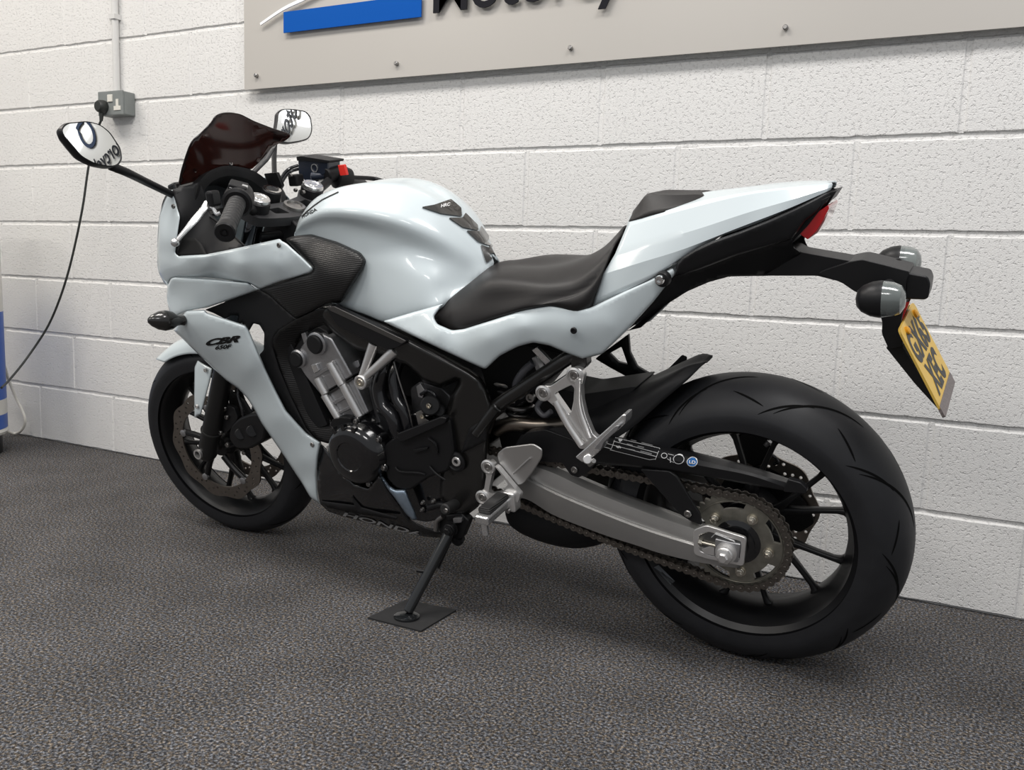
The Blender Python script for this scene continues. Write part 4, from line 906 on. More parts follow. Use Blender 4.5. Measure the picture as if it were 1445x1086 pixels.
# ---- main side fairing
FFO = [(245, 466), (252, 452), (263, 438), (289, 437), (292, 441), (320, 450), (347, 459), (352, 467), (363, 494), (374, 519), (389, 550), (404, 579), (420, 597), (433, 611), (453, 624), (449, 645), (447, 672), (449, 698), (452, 712), (438, 702), (425, 680), (400, 642), (385, 620), (369, 597), (358, 576), (349, 562), (336, 548), (320, 537), (300, 519)]
FFC = [(245, 466, -.200), (263, 438, -.215), (289, 437, -.215), (347, 459, -.205), (352, 467, -.200), (374, 519, -.188), (404, 579, -.178), (453, 624, -.168), (452, 712, -.150), (425, 680, -.145), (400, 642, -.150), (349, 562, -.158), (300, 519, -.176), (310, 490, -.212), (350, 520, -.200), (390, 590, -.180), (430, 650, -.172), (430, 690, -.158), (270, 460, -.222)]
ffair = patch('side_fairing', FFO, FFC, WHITE, bike, 4, (4, .009), .003, True, 3)
bolts('fairing_screw', [(441, 627, -.171)], .006, STEEL, ffair[0], .003)
# ---- upper fairing and nose
UFO = [(242, 268), (248, 284), (254, 306), (249, 340), (247, 357), (253, 362), (290, 360), (330, 352), (394, 338), (404, 343), (424, 361), (441, 378), (439, 384), (418, 391), (395, 397), (366, 408), (351, 399), (300, 393), (250, 390), (240, 393), (236, 403), (231, 399), (224, 385), (222, 356), (225, 305), (232, 284)]
UFC = [(242, 268, -.175), (254, 306, -.190), (247, 357, -.205), (253, 362, -.208), (330, 352, -.198), (394, 338, -.180), (441, 378, -.184), (418, 391, -.180), (366, 408, -.178), (300, 393, -.190), (240, 393, -.185), (222, 356, -.165), (232, 284, -.160), (225, 305, -.160), (224, 385, -.165), (238, 340, -.20), (290, 374, -.222), (340, 374, -.214), (390, 378, -.198), (250, 378, -.212), (233, 370, -.19)]
ufair = patch('upper_fairing', UFO, UFC, WHITE, bike, 4, (3, .004), .003, True, 3)
patch('upper_fairing_wedge', [(236, 404), (241, 393), (246, 391), (300, 394), (350, 399), (364, 409), (330, 421), (292, 434), (266, 438), (254, 443), (244, 449), (238, 436), (235, 418)],
      [(236, 404, -.186), (246, 391, -.204), (300, 394, -.212), (350, 399, -.198), (364, 409, -.182), (330, 421, -.192), (292, 434, -.206), (266, 438, -.21), (244, 449, -.198), (236, 425, -.186), (290, 412, -.214)], WHITE, ufair[0], 4, (3, .006), .003, False, 3)
pm = patch('upper_fairing_wedge', [(236, 404), (241, 393), (246, 391), (300, 394), (350, 399), (364, 409), (330, 421), (292, 434), (266, 438), (254, 443), (244, 449), (238, 436), (235, 418)],
      [(236, 404, -.186), (246, 391, -.204), (300, 394, -.212), (350, 399, -.198), (364, 409, -.182), (330, 421, -.192), (292, 434, -.206), (266, 438, -.21), (244, 449, -.198), (236, 425, -.186), (290, 412, -.214)], WHITE, ufair[1], 4, (3, .006), .003, True, 3, only=1)
E0 = [U(242, 268, -.17), U(232, 284, -.16), U(225, 305, -.158), U(222, 356, -.163), U(224, 385, -.163), U(236, 403, -.18), U(236, 425, -.186), U(246, 452, -.20)]
N1 = [Vector((p.x-.06, -.10, p.z-.004)) for p in E0]; N2 = [Vector((p.x-.09, 0, p.z-.006)) for p in E0]
solid(loft([N2, N1, E0], 30, 6, sym=True, px=False).build('nose_cowl', WHITE, bike, ang=80), .003)
bolts('fairing_screw', [(245, 291, -.190), (394, 346, -.190)], .0058, STEEL, ufair[0], .003)
patch('fairing_top_edge', [(253, 361), (290, 359), (330, 351), (394, 337), (399, 341), (330, 356), (290, 364), (256, 366)], [(253, 361, -.2), (394, 337, -.172), (330, 353, -.188)], WHITE, ufair[0], 5, None, .002, rnd=1)
# ---- cockpit inner panels
CIO = [(243, 267), (254, 264), (282, 257), (290, 275), (296, 300), (318, 322), (345, 345), (330, 353), (290, 361), (253, 363), (247, 357), (250, 330), (254, 306), (248, 284)]
cin = patch('cockpit_panel', CIO, [(243, 267, -.17), (282, 257, -.12), (254, 306, -.185), (247, 357, -.200), (330, 353, -.190), (345, 345, -.17), (296, 300, -.11), (300, 330, -.14), (270, 340, -.165)], BLKM, bike, 5, None, .003, True, 2)
for i, (a, b) in enumerate((((250, 272), (263, 268)), ((251, 277), (264, 273)))):
    patch('vent_slot', [(a[0], a[1]), (b[0], b[1]), (b[0], b[1]+3), (a[0]+.5, a[1]+3)], [(250, 270, -.167), (264, 268, -.145), (260, 276, -.150)], INK, cin[0], 4, None, .001, rnd=0)
strp = tube([(296, 306, -.118), (318, 322, -.145), (347, 348, -.178)], .0016, 8).build('panel_edge', BLK, cin[0])
patch('fairing_recess', [(250, 362), (249, 345), (256, 336), (275, 335), (285, 345), (292, 360)], [(250, 362, -.201), (256, 336, -.178), (292, 360, -.19)], INK, cin[0], 6, None, .001, rnd=2)
# dash hood and instrument
HO = [U(275, 286, -.135), U(280, 262, -.125), U(290, 247, -.10), U(305, 238, -.06), U(325, 235, 0), U(354, 241, .055), U(374, 254, .10), U(387, 270, .12)]
HI = [U(284, 288, -.115), U(287, 268, -.105), U(297, 256, -.08), U(310, 249, -.045), U(327, 247, .005), U(350, 252, .045), U(366, 262, .08), U(378, 274, .10)]
HF = [p+Vector((-.13, 0, -.035)) for p in HO]; HIf = [p+Vector((-.09, 0, -.03)) for p in HI]
solid(loft([HF, HO, HI, HIf], 32, 5, sym=False, px=False, lin=True).build('instrument_hood', BLKM, bike, ang=30), .003)
GC_ = (U(325, 262, -.01)+Vector((-.05, 0, -.0)))
bevel(box(GC_+Vector((-.03, 0, -.03)), Vector((.95, 0, .3)).normalized(), (0, 1, 0), Vector((-.3, 0, .95)).normalized(), .03, .21, .10).build('instrument_cluster', GLB, bike, smooth=False), .006)
box(GC_+Vector((-.012, 0, -.028)), Vector((.95, 0, .3)).normalized(), (0, 1, 0), Vector((-.3, 0, .95)).normalized(), .002, .16, .06).build('display_glass', mat('display_grey', (.05, .055, .06), .15, coat=.5), bike, smooth=False)
# side vents of the far dash
far = plate('dash_side_panel', [(372, 245), (390, 243), (398, 262), (392, 272), (380, 264)], .105, .115, BLK, bike, rnd=2, bev=.001)
# ---- windscreen
WSO = [(252, 262), (256, 242), (262, 222), (267, 208), (272, 198), (282, 190), (290, 182), (298, 174), (304, 164), (313, 159.5), (325, 158.5), (340, 161), (359, 171), (384, 181), (412, 190), (404, 198), (384, 207), (374, 220), (364, 231), (354, 240), (325, 236), (300, 240), (283, 253), (272, 257)]
WSC = [(252, 262, -.150), (262, 222, -.145), (272, 198, -.135), (298, 174, -.085), (313, 159, -.045), (340, 161, .02), (384, 181, .10), (412, 190, .155), (404, 198, .15), (384, 207, .120), (354, 240, .07), (325, 236, .0), (300, 240, -.06), (283, 253, -.10)]
def wpatch(name, outline, ctrl, m, par, th):
    """screen: depth given along the bike (distance across fixed by ctrl)"""
    return patch(name, outline, ctrl, m, par, 5, None, th, rnd=5, lam=.12)
ws = wpatch('windscreen', WSO, WSC, TINT, bike, .003)
for a in ((274, 241, -.112), (325, 231, -.0)): boltmesh(U(*a), .0055, .004, ax=(1, 0, .4)).build('screen_screw', STEEL, ws)
patch('screen_stay', [(353, 243), (360, 244), (378, 226), (390, 204), (381, 207), (372, 222)], [(353, 243, .095), (390, 204, .135), (370, 228, .11)], mat('stay_grey', (.06, .06, .062), .4), bike, 5, None, .003, rnd=1)
# ---- mirrors: glass oriented so that it really reflects the wall sign
def mirror_(centre, target, outl, name_side, inset, RC_):
    c = U(*centre); d1 = (CL-c).normalized(); tg = BMT @ (Vector(target)-BO); d2 = (tg-c).normalized(); n = (d1+d2).normalized()
    P = rpoly([p for p in outl], 7, 5); cx = sum(p.x for p in P)/len(P); cyy = sum(p.y for p in P)/len(P)
    ring = [UP(p.x, p.y, c, n) for p in P]; q = len(P); cc = sum(ring, Vector())/q
    b = MB(); L = []
    for s, dz in ((1-inset, 0), (1-inset*.35, .002), (1.0, -.004), (.97, -.014), (.80, -.026), (.45, -.034), (.12, -.036)):
        L.append([cc+(p-cc)*s+n*dz for p in ring])
    V = [p for l in L for p in l]; Fc = [(i*q+j, i*q+(j+1) % q, (i+1)*q+(j+1) % q, (i+1)*q+j) for i in range(len(L)-1) for j in range(q)]+[tuple((len(L)-1)*q+j for j in range(q))]
    b.add(V, Fc); h = b.build('mirror', BLK, bike, ang=50)
    K_ = 14; VV = [cc]; rm2 = max((p-cc).length for p in ring)**2
    for k in range(1, K_+1): VV += [cc+(p-cc)*((1-inset*.9)*k/K_) for p in ring]
    VV = [v+n*(.0004+(rm2-(v-cc).length_squared)/(2*RC_)) for v in VV]
    FF = [(0, 1+j, 1+(j+1) % q) for j in range(q)]+[(1+(k-1)*q+j, 1+k*q+j, 1+k*q+(j+1) % q, 1+(k-1)*q+(j+1) % q) for k in range(1, K_) for j in range(q)]
    VV += [cc+(p-cc)*(1-inset*.9)-n*.002 for p in ring]; FF += [(1+(K_-1)*q+j, 1+K_*q+j, 1+K_*q+(j+1) % q, 1+(K_-1)*q+(j+1) % q) for j in range(q)]
    g_ = MB(); g_.add(VV, FF); go = g_.build('mirror_glass', MIRR, h, ang=40)
    return c, n, h
MLo = [(84, 181), (91, 173), (122, 170), (141, 175), (155, 186), (171, 210), (173, 226), (167, 235), (155, 237), (133, 233), (113, 222), (97, 203), (86, 189)]
MRo = [(390, 170), (391, 158), (398, 153), (415, 153.5), (432, 156.5), (439, 165), (441.5, 184), (437, 196), (425, 200), (405, 203), (392, 200), (387, 190)]
TGL = (1.40, -.04, 1.755); TGR = (1.06, -.04, 1.52)
cl_, nl_, ml_ = mirror_((130, 203, -.385), TGL, MLo, 'l', .085, .85)
cr2_, nr_, mr_ = mirror_((415, 178, .36), TGR, MRo, 'r', .085, 1.9)
pl = UP(160, 232, cl_, nl_); tube([pl-nl_*.010, U(176, 242, -.32), U(205, 256, -.25), U(240, 273, -.175), U(252, 279, -.15)], .0095, 14, px=False, r2=.0085).build('mirror_stalk', BLK, ml_)
pr = UP(392, 198, cr2_, nr_); pe = U(240, 270, -.175); pe = Vector((pe.x, -pe.y, pe.z))
tube([pr-nr_*.014, pr.lerp(pe, .5)-nr_*.01, pe], .007, 14, px=False).build('mirror_stalk', BLK, mr_)
# ---- forks
def forkpt(z, y, dx=0.0): return ST(Vector((-WB-.101+z*math.tan(rk)+dx, y, z)))
for s in (-1, 1):
    if s < 0: top, mid, mid2, bot = U(366, 279, -.105), U(352, 335, -.105), U(308, 548, -.105), U(293, 637, -.105)
    d_ = (bot-top).normalized()
    if s > 0:
        sh = ST(Vector((-1.3, .105, .6)))-ST(Vector((-1.3, -.105, .6))); top, mid, mid2, bot = (p+sh for p in (top, mid, mid2, bot))
    fo = cyl(top+d_*.02, top.lerp(bot, .48), .0215, 28, 0).build('fork_tube', mat('fork_tube_dark_chrome', (.16, .17, .19), .12, 1), bike)
    cyl(top.lerp(bot, .36), top.lerp(bot, .40), .031, 28, .002).build('lower_clamp_ring', BLK, fo)
    fl_ = MB(); cyl(top.lerp(bot, .46), bot+d_*.004, .0265, 32, .004, fl_); ball(bot, .027, 24, fl_, (1, 1, 1)); flo = fl_.build('fork_lower', mat('fork_black', (.009, .009, .009), .36), bike)
    cyl(top.lerp(bot, .45), top.lerp(bot, .475), .028, 28, .003).build('dust_seal', BLKM, flo)
    lathe([(.030, 0), (.030, .004)], top.lerp(bot, .90), d_, 28).build('fork_ring', mat('dark_ring', (.06, .06, .06), .3, .6), flo)
    lathe([(.014, 0), (.014, .007), (.010, .007), (.010, -.004), (0, -.004)], U(281, 640, -.131) if s < 0 else bot+Vector((0, .026, 0)), (0, s, 0), 24, cap=False).build('axle_end', ALU, flo)
cyl(ST((-WB, -.10, RF)), ST((-WB, .10, RF)), .010, 16).build('front_axle', STEEL, bike)
# ---- triple clamp and fork caps
tc0 = U(366, 293, -.105); tcm = Vector((tc0.x, 0, tc0.z))
kx = SR @ KAX; fy = SR @ Vector((0, 1, 0)); fx = fy.cross(kx)
sh = fy*.21; capL = U(365.5, 279, -.105); capR = capL+sh
clo = []; 
tcb = MB(); base = capL-kx*.042
shape = [(-.034, -.034), (.03, -.036), (.045, -.005), (.062, .05), (.070, .105), (.062, .16), (.045, .215), (.03, .246), (-.034, .244), (-.040, .21), (-.012, .175), (-.004, .105), (-.012, .035), (-.040, 0)]
Pp = rpoly(shape, .014, 5); hsl = [rpoly([(.008, .032), (.032, .030), (.045, .068), (.012, .066)], .004), rpoly([(.008, .178), (.032, .180), (.045, .142), (.012, .144)], .004)]
P2, Fc, _ = fill(Pp, .03, hsl); nn = len(P2)
Va = [base+fx*p[0]+fy*p[1]+kx*.011 for p in P2]; Vb = [v-kx*.022 for v in Va]; ed = {}
for q in Fc:
    for i in range(3): ed[(q[i], q[(i+1) % 3])] = 1
tcb.add(Va+Vb, Fc+[tuple(i+nn for i in reversed(q)) for q in Fc]+[(b_, a_, a_+nn, b_+nn) for (a_, b_) in ed if (b_, a_) not in ed])
tco = tcb.build('top_yoke', mat('yoke_black', (.03, .03, .032), .5, bump=(500, .3, .0004)), bike, ang=30)
for c_ in (capL, capR):
    q = cyl(c_-kx*.058, c_-kx*.006, .0285, 32, .003).build('fork_clamp_collar', BLK, tco)
    lathe([(.0265, -.006), (.0265, 0), (.024, .0025), (.020, .0025), (.019, .001), (.010, .001), (.009, .003), (0, .003)], c_, kx, 32, cap=False).build('fork_cap', ALUL, tco)
lathe([(.026, -.02), (.026, .008), (.019, .009), (.018, .004), (0, .004)], base+fx*.028+fy*.105+kx*.011, kx, 32, cap=False).build('steering_stem_nut', STEEL, tco)
lathe([(.024, -.03), (.024, .022), (.021, .025), (.016, .024), (0, .022)], base-fx*.035+fy*.095+kx*.008, kx, 28, cap=False).build('ignition_lock', BLK, tco)
lathe([(.0215, .0), (.0215, .003), (.015, .003), (.015, 0)], base-fx*.035+fy*.095+kx*.031, kx, 28, closed=True).build('lock_ring', CHROME, tco)
tube([base+fx*.02+fy*.0+kx*-.05, base+fx*.045+fy*.105-kx*.05, base+fx*.02+fy*.21-kx*.05], .012, 14, px=False).build('lower_yoke_bridge', BLK, bike)
plate('steering_head', [(372, 318), (410, 308), (430, 330), (428, 400), (380, 400), (366, 350)], -.045, .045, BLKM, bike, rnd=5, bev=.004)
lathe([(.034, -.004), (.034, .004), (.030, .006), (.028, 0)], base+fx*.028+fy*.105-kx*.035, kx, 32).build('steering_bearing_ring', ALUD, bike)
# ---- left bar
gi = U(336, 283, -.215); ge = U(317, 328, -.36); gd = (ge-gi).normalized()
barL = cyl(capL-kx*.035, gi+gd*.02, .011, 20).build('left_handlebar', BLK, bike)
gp = [(.0135, 0), (.0225, .001), (.0225, .006), (.0175, .009)]
gl = (ge-gi).length
for i in range(9):
    a = .012+(gl-.045)*i/9; gp += [(.0184, a), (.0194, a+.0015), (.0194, a+(gl-.045)/9-.0025), (.0184, a+(gl-.045)/9-.001)]
grip = lathe(gp+[(.0184, gl-.03), (.020, gl-.028), (.020, gl-.022)], gi, gd, 32).build('left_grip', mat('grip_rubber', (.02, .02, .021), .55, bump=(260, .6, .001)), barL)
lathe([(.018, 0), (.0215, .003), (.0215, .021), (.019, .024), (.009, .024), (.0085, .021), (.005, .021), (.004, .024), (0, .024)], ge-gd*.022, gd, 32, cap=False).build('bar_end_weight', BLK, barL)
swb = MB(); lathe([(.018, -.050), (.028, -.044), (.0315, -.03), (.0325, -.01), (.031, .006), (.0325, .008), (.0325, .015), (.027, .019), (.018, .019)], gi, gd, 32, mb=swb); sh_ = swb.build('left_switch_housing', BLK, bike)
bevel(box(gi-gd*.012+Vector((.004, 0, .026)), gd, kx, gd.cross(kx).normalized(), .036, .016, .04).build('switch_top', BLKM, sh_, smooth=False), .004, 3)
bevel(box(U(345, 264.5, -.20), gd, kx, gd.cross(kx), .012, .010, .014).build('grey_button', mat('light_grey_switch', (.35, .35, .35), .45), sh_, smooth=False), .0015)
bevel(box(U(349, 281, -.205), gd, kx, gd.cross(kx), .014, .018, .010).build('grey_button', MATS['light_grey_switch'], sh_, smooth=False), .0015)
bevel(box(U(327, 266, -.225), gd, kx, gd.cross(kx), .010, .007, .010).build('indicator_switch', mat('switch_chrome', (.3, .3, .3), .25, 1), sh_, smooth=False), .0015)
bevel(box(U(301, 280, -.195), (1, 0, 0), (0, 1, 0), (0, 0, 1), .020, .03, .036).build('lever_perch', BLK, bike, smooth=False), .006)
# clutch lever
lv = MB(); LP = [(293, 286, -.20), (288, 294, -.215), (279, 305, -.235), (268, 318, -.262), (256, 332, -.295), (247, 342, -.32)]
PB = bez(UL(LP), 30); V = []
for i, p in enumerate(PB):
    p = Vector(p); t = Vector(PB[min(i+1, 29)]-PB[max(i-1, 0)]).normalized(); u_ = kx; v_ = t.cross(u_).normalized(); w_ = .0085-.0035*i/29+.0018*math.exp(-((i-11)/5)**2)
    for k in range(10): f = 2*math.pi*k/10; V.append(p+v_*w_*math.cos(f)+u_*.0045*math.sin(f))
lv.add(V, [(10*i+k, 10*i+(k+1) % 10, 10*i+10+(k+1) % 10, 10*i+10+k) for i in range(29) for k in range(10)]+[tuple(reversed(range(10)))])
ball(PB[-1], .0095, 20, lv); lvo = lv.build('clutch_lever', ALUL, bike)
tube([(292, 288, -.20), (301, 294, -.205), (306, 302, -.21), (311, 300, -.205)], .0042, 10).build('lever_bracket', ALUL, lvo)
# ---- right bar side
plR = plate('brake_reservoir', [(420, 222), (426, 222), (463, 228), (463, 240), (448, 256), (436, 262), (430, 255), (421, 246)], .20, .25, mat('blue_black_reservoir', (.018, .024, .040), .3, coat=.5), bike, rnd=2, bev=.003)
bevel(plate('reservoir_lid', [(418, 221), (424, 220), (465, 226.5), (464, 230), (424, 226), (419, 227)], .195, .255, BLK, plR, rnd=1, bev=0), .001)
lathe([(.011, 0), (.011, .002), (.009, .002), (.009, 0)], U(444, 237, .199), (0, -1, 0), 24, closed=True).build('sight_glass_ring', ALU, plR)
cyl(U(440, 249, .20), U(462, 247, .215), .012, 20, .002).build('master_cylinder', MATS['blue_black_reservoir'], plR)
rh = cyl(U(460, 247, .20), U(478, 244, .24), .019, 24, .004).build('throttle_cable_housing', BLK, bike)
lathe([(.018, 0), (.030, .004), (.031, .03), (.027, .045), (.02, .048)], U(472, 249, .23), (U(506, 254, .30)-U(472, 249, .23)).normalized(), 28).build('right_switch_housing', BLK, rh)
plate('kill_switch', [(476.5, 233), (485, 232), (489, 247), (480, 248)], .205, .215, REDP, rh, rnd=1, bev=.001)
cyl(capR-kx*.035, U(470, 250, .225), .011, 20).build('right_handlebar', BLK, bike)
cyl(U(490, 256, .29), U(512, 262, .38), .0175, 24).build('right_grip', MATS['grip_rubber'], bike)
tube([(480, 250, .24), (504, 250.5, .30), (530, 252.5, .36), (545, 257, .37)], .006, 10).build('brake_lever', BLK, bike)
for k in (0, 1): tube([(421+k, 233+5*k, .21), (408+k*2, 238+4*k, .19), (398+3*k, 249+3*k, .16), (392+3*k, 263+2*k, .13), (390+4*k, 280, .10), (392+4*k, 296, .08)], .0042, 10).build('brake_hose', HOSE, bike)
bevel(box(U(418, 254, .15), (1, 0, 0), (0, 1, 0), (0, 0, 1), .03, .03, .03).build('bar_clamp_block', BLK, bike, smooth=False), .004)
bolts('clamp_screw', [(411, 247, .13), (418, 268, .09), (429, 271, .07)], .005, STEEL, bike, .006)
# ---- front mudguard
def fen(r_, a, y): return ST(FC+Vector((r_*math.cos(math.radians(a)), y, r_*math.sin(math.radians(a)))))
full = [[fen(.312+dr, a, y) for a in (50, 62, 74, 86, 97, 106, 113, tip)] for y, dr, tip in ((-.066, -.038, 118), (-.056, -.018, 124), (-.032, -.004, 129), (0, 0, 131), (.032, -.004, 129), (.056, -.018, 124), (.066, -.038, 118))]
mgd = solid(loft(full, 40, 4, sym=False, px=False).build('front_mudguard', WHITE, bike, ang=60), .003)
ms = patch('mudguard_stay', [(279, 508), (285, 512), (300, 520), (297, 535), (284, 584), (274.5, 590), (274, 560), (274.5, 518)], [(279, 508, -.085), (300, 520, -.10), (284, 584, -.125), (274, 560, -.12), (275, 520, -.10)], WHITE, mgd, 4, (3, .004), .003, False, 2)
bolts('stay_bolt', [(291, 522, -.104), (279, 573, -.124)], .006, ALU, mgd, .005)
# ---- front caliper (near) and its mirror
cal = []
for s in (-1, 1):
    o1 = plate('front_caliper', [(325, 601), (336, 590), (352, 584), (368, 583), (375, 600), (372, 622), (352, 634), (332, 633), (322, 618)], -.120 if s < 0 else .050, -.055 if s < 0 else .115, BLK, bike, rnd=5, bev=.006)
    if s < 0: cal.append(o1)
cyl(U(340, 612, -.121), U(340, 612, -.112), .016, 24, .002).build('caliper_piston_boss', BLK, cal[0]); cyl(U(356, 608, -.124), U(356, 608, -.112), .016, 24, .002).build('caliper_piston_boss', BLK, cal[0])
plate('caliper_carrier', [(300, 590), (318, 570), (330, 575), (336, 590), (326, 604), (318, 612), (305, 606)], -.098, -.085, BLK, bike, rnd=3)
bolts('caliper_bolt', [(318, 576, -.100), (321, 588, -.100), (312, 610, -.102), (322, 627, -.1), (345, 638, -.1)], .0065, STEEL, cal[0], .006)
tube([(345, 595, -.11), (341, 575, -.11), (336, 555, -.10), (338, 530, -.09), (345, 500, -.07)], .0042, 10).build('front_brake_hose', HOSE, bike)
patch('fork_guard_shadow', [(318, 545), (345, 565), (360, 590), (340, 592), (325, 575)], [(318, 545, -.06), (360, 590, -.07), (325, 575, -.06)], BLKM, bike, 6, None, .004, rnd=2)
# ---- front indicator
def bullet(c, ax, L, r, m1, m2, par, name, sc=1.0, cut=.62):
    prof = [(0, 0), (r*.45, L*.04), (r*.72, L*.14), (r*.93, L*.32), (r, L*.5), (r*.98, L*cut)]
    b = lathe(prof, c, ax, 32, cap=False).build(name, m1, par)
    lathe([(r*.98, L*cut), (r*.92, L*.75), (r*.75, L*.9), (r*.4, L*.98), (0, L)], c, ax, 32, cap=False).build('indicator_lens', m2, b)
    return b
ib = U(263, 452, -.212); it = U(208, 452, -.30)
pf = [(.007, 0), (.012, .008), (.011, .02), (.013, .03), (.021, .045), (.0235, .065), (.021, .085), (.013, .105), (.006, .115), (0, .118)]
di = (it-ib).normalized(); Lk = (it-ib).length/.118
for s in (-1, 1):
    b = lathe([(r_*1.05, d*Lk) for r_, d in pf], ib, di, 32, cap=False)
    if s > 0: b = b.mirror()
    b.build('front_indicator', mat('indicator_black', (.012, .011, .010), .22, coat=.5), bike)
# ---- tail underside
patch('tail_side_panel', [(951, 390), (955, 372), (964, 362), (980, 352), (1005, 340), (1045, 326), (1085, 310), (1120, 294), (1150, 279), (1166, 270), (1181, 269), (1172, 282), (1152, 300), (1136, 312), (1126, 326), (1116, 338), (1090, 346), (1040, 360), (990, 379), (965, 387)],
      [(951, 390, -.125), (980, 358, -.128), (1085, 318, -.098), (1181, 270, -.02), (1116, 338, -.075), (1040, 360, -.105), (1005, 360, -.125), (1150, 290, -.055)], BLK, bike, 5, (4, .008), .003, True, 3)
u0_ = [(1150, 302, 0), (1116, 345, 0), (1050, 360, 0), (1000, 385, 0), (950, 425, 0), (900, 460, 0)]
patch('tail_under_panel', [(953, 388), (990, 379), (1040, 360), (1090, 346), (1118, 337), (1120, 350), (1130, 357), (1110, 380), (1070, 389), (1029, 390), (1000, 398), (970, 411), (930, 436), (890, 462), (850, 490), (832, 504), (822, 507), (850, 499), (885, 466), (922, 426)],
      [(953, 388, -.108), (1040, 360, -.085), (1118, 337, -.065), (1112, 355, -.045), (1060, 385, -.045), (1010, 392, -.055), (970, 408, -.08), (890, 462, -.095), (832, 504, -.11), (885, 466, -.115), (922, 426, -.112)], BLK, bike, 6, None, .003, True, 2)
plate('tail_core', [(900, 420), (960, 385), (1040, 340), (1120, 300), (1172, 276), (1140, 318), (1112, 348), (1050, 362), (1000, 378), (940, 424), (890, 462)], -.045, .045, BLKM, bike, rnd=3, bev=.003)
plate('tail_tip', [(1130, 292), (1166, 272), (1181, 269), (1172, 283), (1150, 300), (1138, 308)], -.03, .03, BLK, bike, rnd=2, bev=.003)
tl_ = plate('tail_light', [(1128, 330), (1132, 316), (1146, 304), (1169, 289), (1170, 294), (1162, 310), (1152, 326), (1140, 338)], -.042, .042, REDL, bike, rnd=2, bev=.003)
plate('tail_light_lens', [(1141, 337), (1150, 312), (1169, 292), (1171, 294), (1163, 313), (1154, 328)], -.030, .050, mat('pink_lens', (.72, .32, .32), .15, coat=1), tl_, rnd=1, bev=.001)
# ---- plate holder
plate('plate_holder_arm', [(1111, 348), (1121, 350), (1131, 356), (1165, 362), (1200, 368), (1216, 371), (1210, 400), (1180, 396), (1153, 389), (1090, 389), (1030, 390), (1016, 391), (1040, 376), (1075, 360)], -.030, .030, BLK, bike, rnd=4, bev=.004)
plate('plate_holder_head', [(1153, 386), (1165, 380), (1199, 369), (1217, 366), (1250, 374), (1284, 383), (1279, 398), (1277, 424), (1272, 452), (1274, 489), (1254, 493), (1244, 470), (1245, 455), (1241, 441), (1232, 420), (1207, 412), (1188, 399)], -.040, .040, BLK, bike, rnd=4, bev=.006)
lb = plate('plate_lamp', [(1277, 384), (1309, 390), (1313, 400), (1310, 420), (1305, 423), (1276, 422), (1278, 403)], -.035, .035, BLK, bike, rnd=4, bev=.004)
plate('reflector', [(1273, 427), (1284, 425), (1272, 455)], -.028, .028, REDL, bike, rnd=1, bev=.001)
plate('plate_bracket', [(1250, 490), (1273, 488), (1330, 585), (1322, 575), (1290, 540), (1262, 505)], -.03, .03, BLKM, bike, rnd=2, bev=.002)
# number plate
pTL, pTR, pBL = U(1268, 466, -.085), U(1287.5, 426, .085), U(1330, 589, -.085)
exv = (pTR-pTL).normalized(); ezv = (pTL-pBL); ezv = (ezv-exv*ezv.dot(exv)); hgt = ezv.length; ezv.normalize(); wid = (pTR-pTL).length; env = exv.cross(ezv).normalized()
if env.x < 0: env = -env
ctr = pTL+exv*wid/2-ezv*hgt/2
def pq(u, v, w=0): return ctr+exv*u+ezv*v+env*w
Pp = rpoly([(-wid/2, -hgt/2), (wid/2, -hgt/2), (wid/2, hgt/2), (-wid/2, hgt/2)], .012, 5)
def flat(poly, w0, w1, m, name, par):
    b = MB(); n = len(poly); V = [pq(p[0], p[1], w1) for p in poly]+[pq(p[0], p[1], w0) for p in poly]
    b.add(V, [tuple(range(n)), tuple(reversed(range(n, 2*n)))]+[(i, i+n, (i+1) % n+n, (i+1) % n) for i in range(n)]); return b.build(name, m, par, smooth=False)
npo = flat(Pp, -.002, .002, YEL, 'number_plate', bike)
flat(rpoly([(-wid/2, -hgt/2-.004), (wid/2, -hgt/2-.004), (wid/2, -hgt/2+.018), (-wid/2, -hgt/2+.018)], .004, 3), -.0022, .0026, mat('dealer_strip_grey', (.20, .17, .165), .5, noise=(260, .6)), 'dealer_strip', npo)
flat(rpoly([(-.035, -hgt/2-.012), (.075, -hgt/2-.010), (.075, hgt/2), (-.035, hgt/2)], .004, 3), -.006, -.003, BLKM, 'backing_plate', npo)
def ptext(s, v0, hh, ww, nm):
    V, Fc = textgeo(s, .045, 0, 1.08); xs = [v[0] for v in V]; ys = [v[1] for v in V]; x0, x1, y0, y1 = min(xs), max(xs), min(ys), max(ys)
    obj(nm, [pq((a-x0)/(x1-x0)*ww-ww/2, v0+(b-y0)/(y1-y0)*hh, .0026) for a, b in V], Fc, PLINK, npo, smooth=False)
ptext('GX65', .008, hgt*.38, wid*.88, 'registration_lettering'); ptext('XEC', -hgt*.5+.024, hgt*.37, wid*.66, 'registration_lettering')
for u in (-.05, .05): 
    q = lathe([(.0075, 0), (.0075, .004), (.004, .006), (0, .006)], pq(u, hgt/2-.014, .002), env, 16, cap=False).build('plate_screw_cap', ORNG, npo)
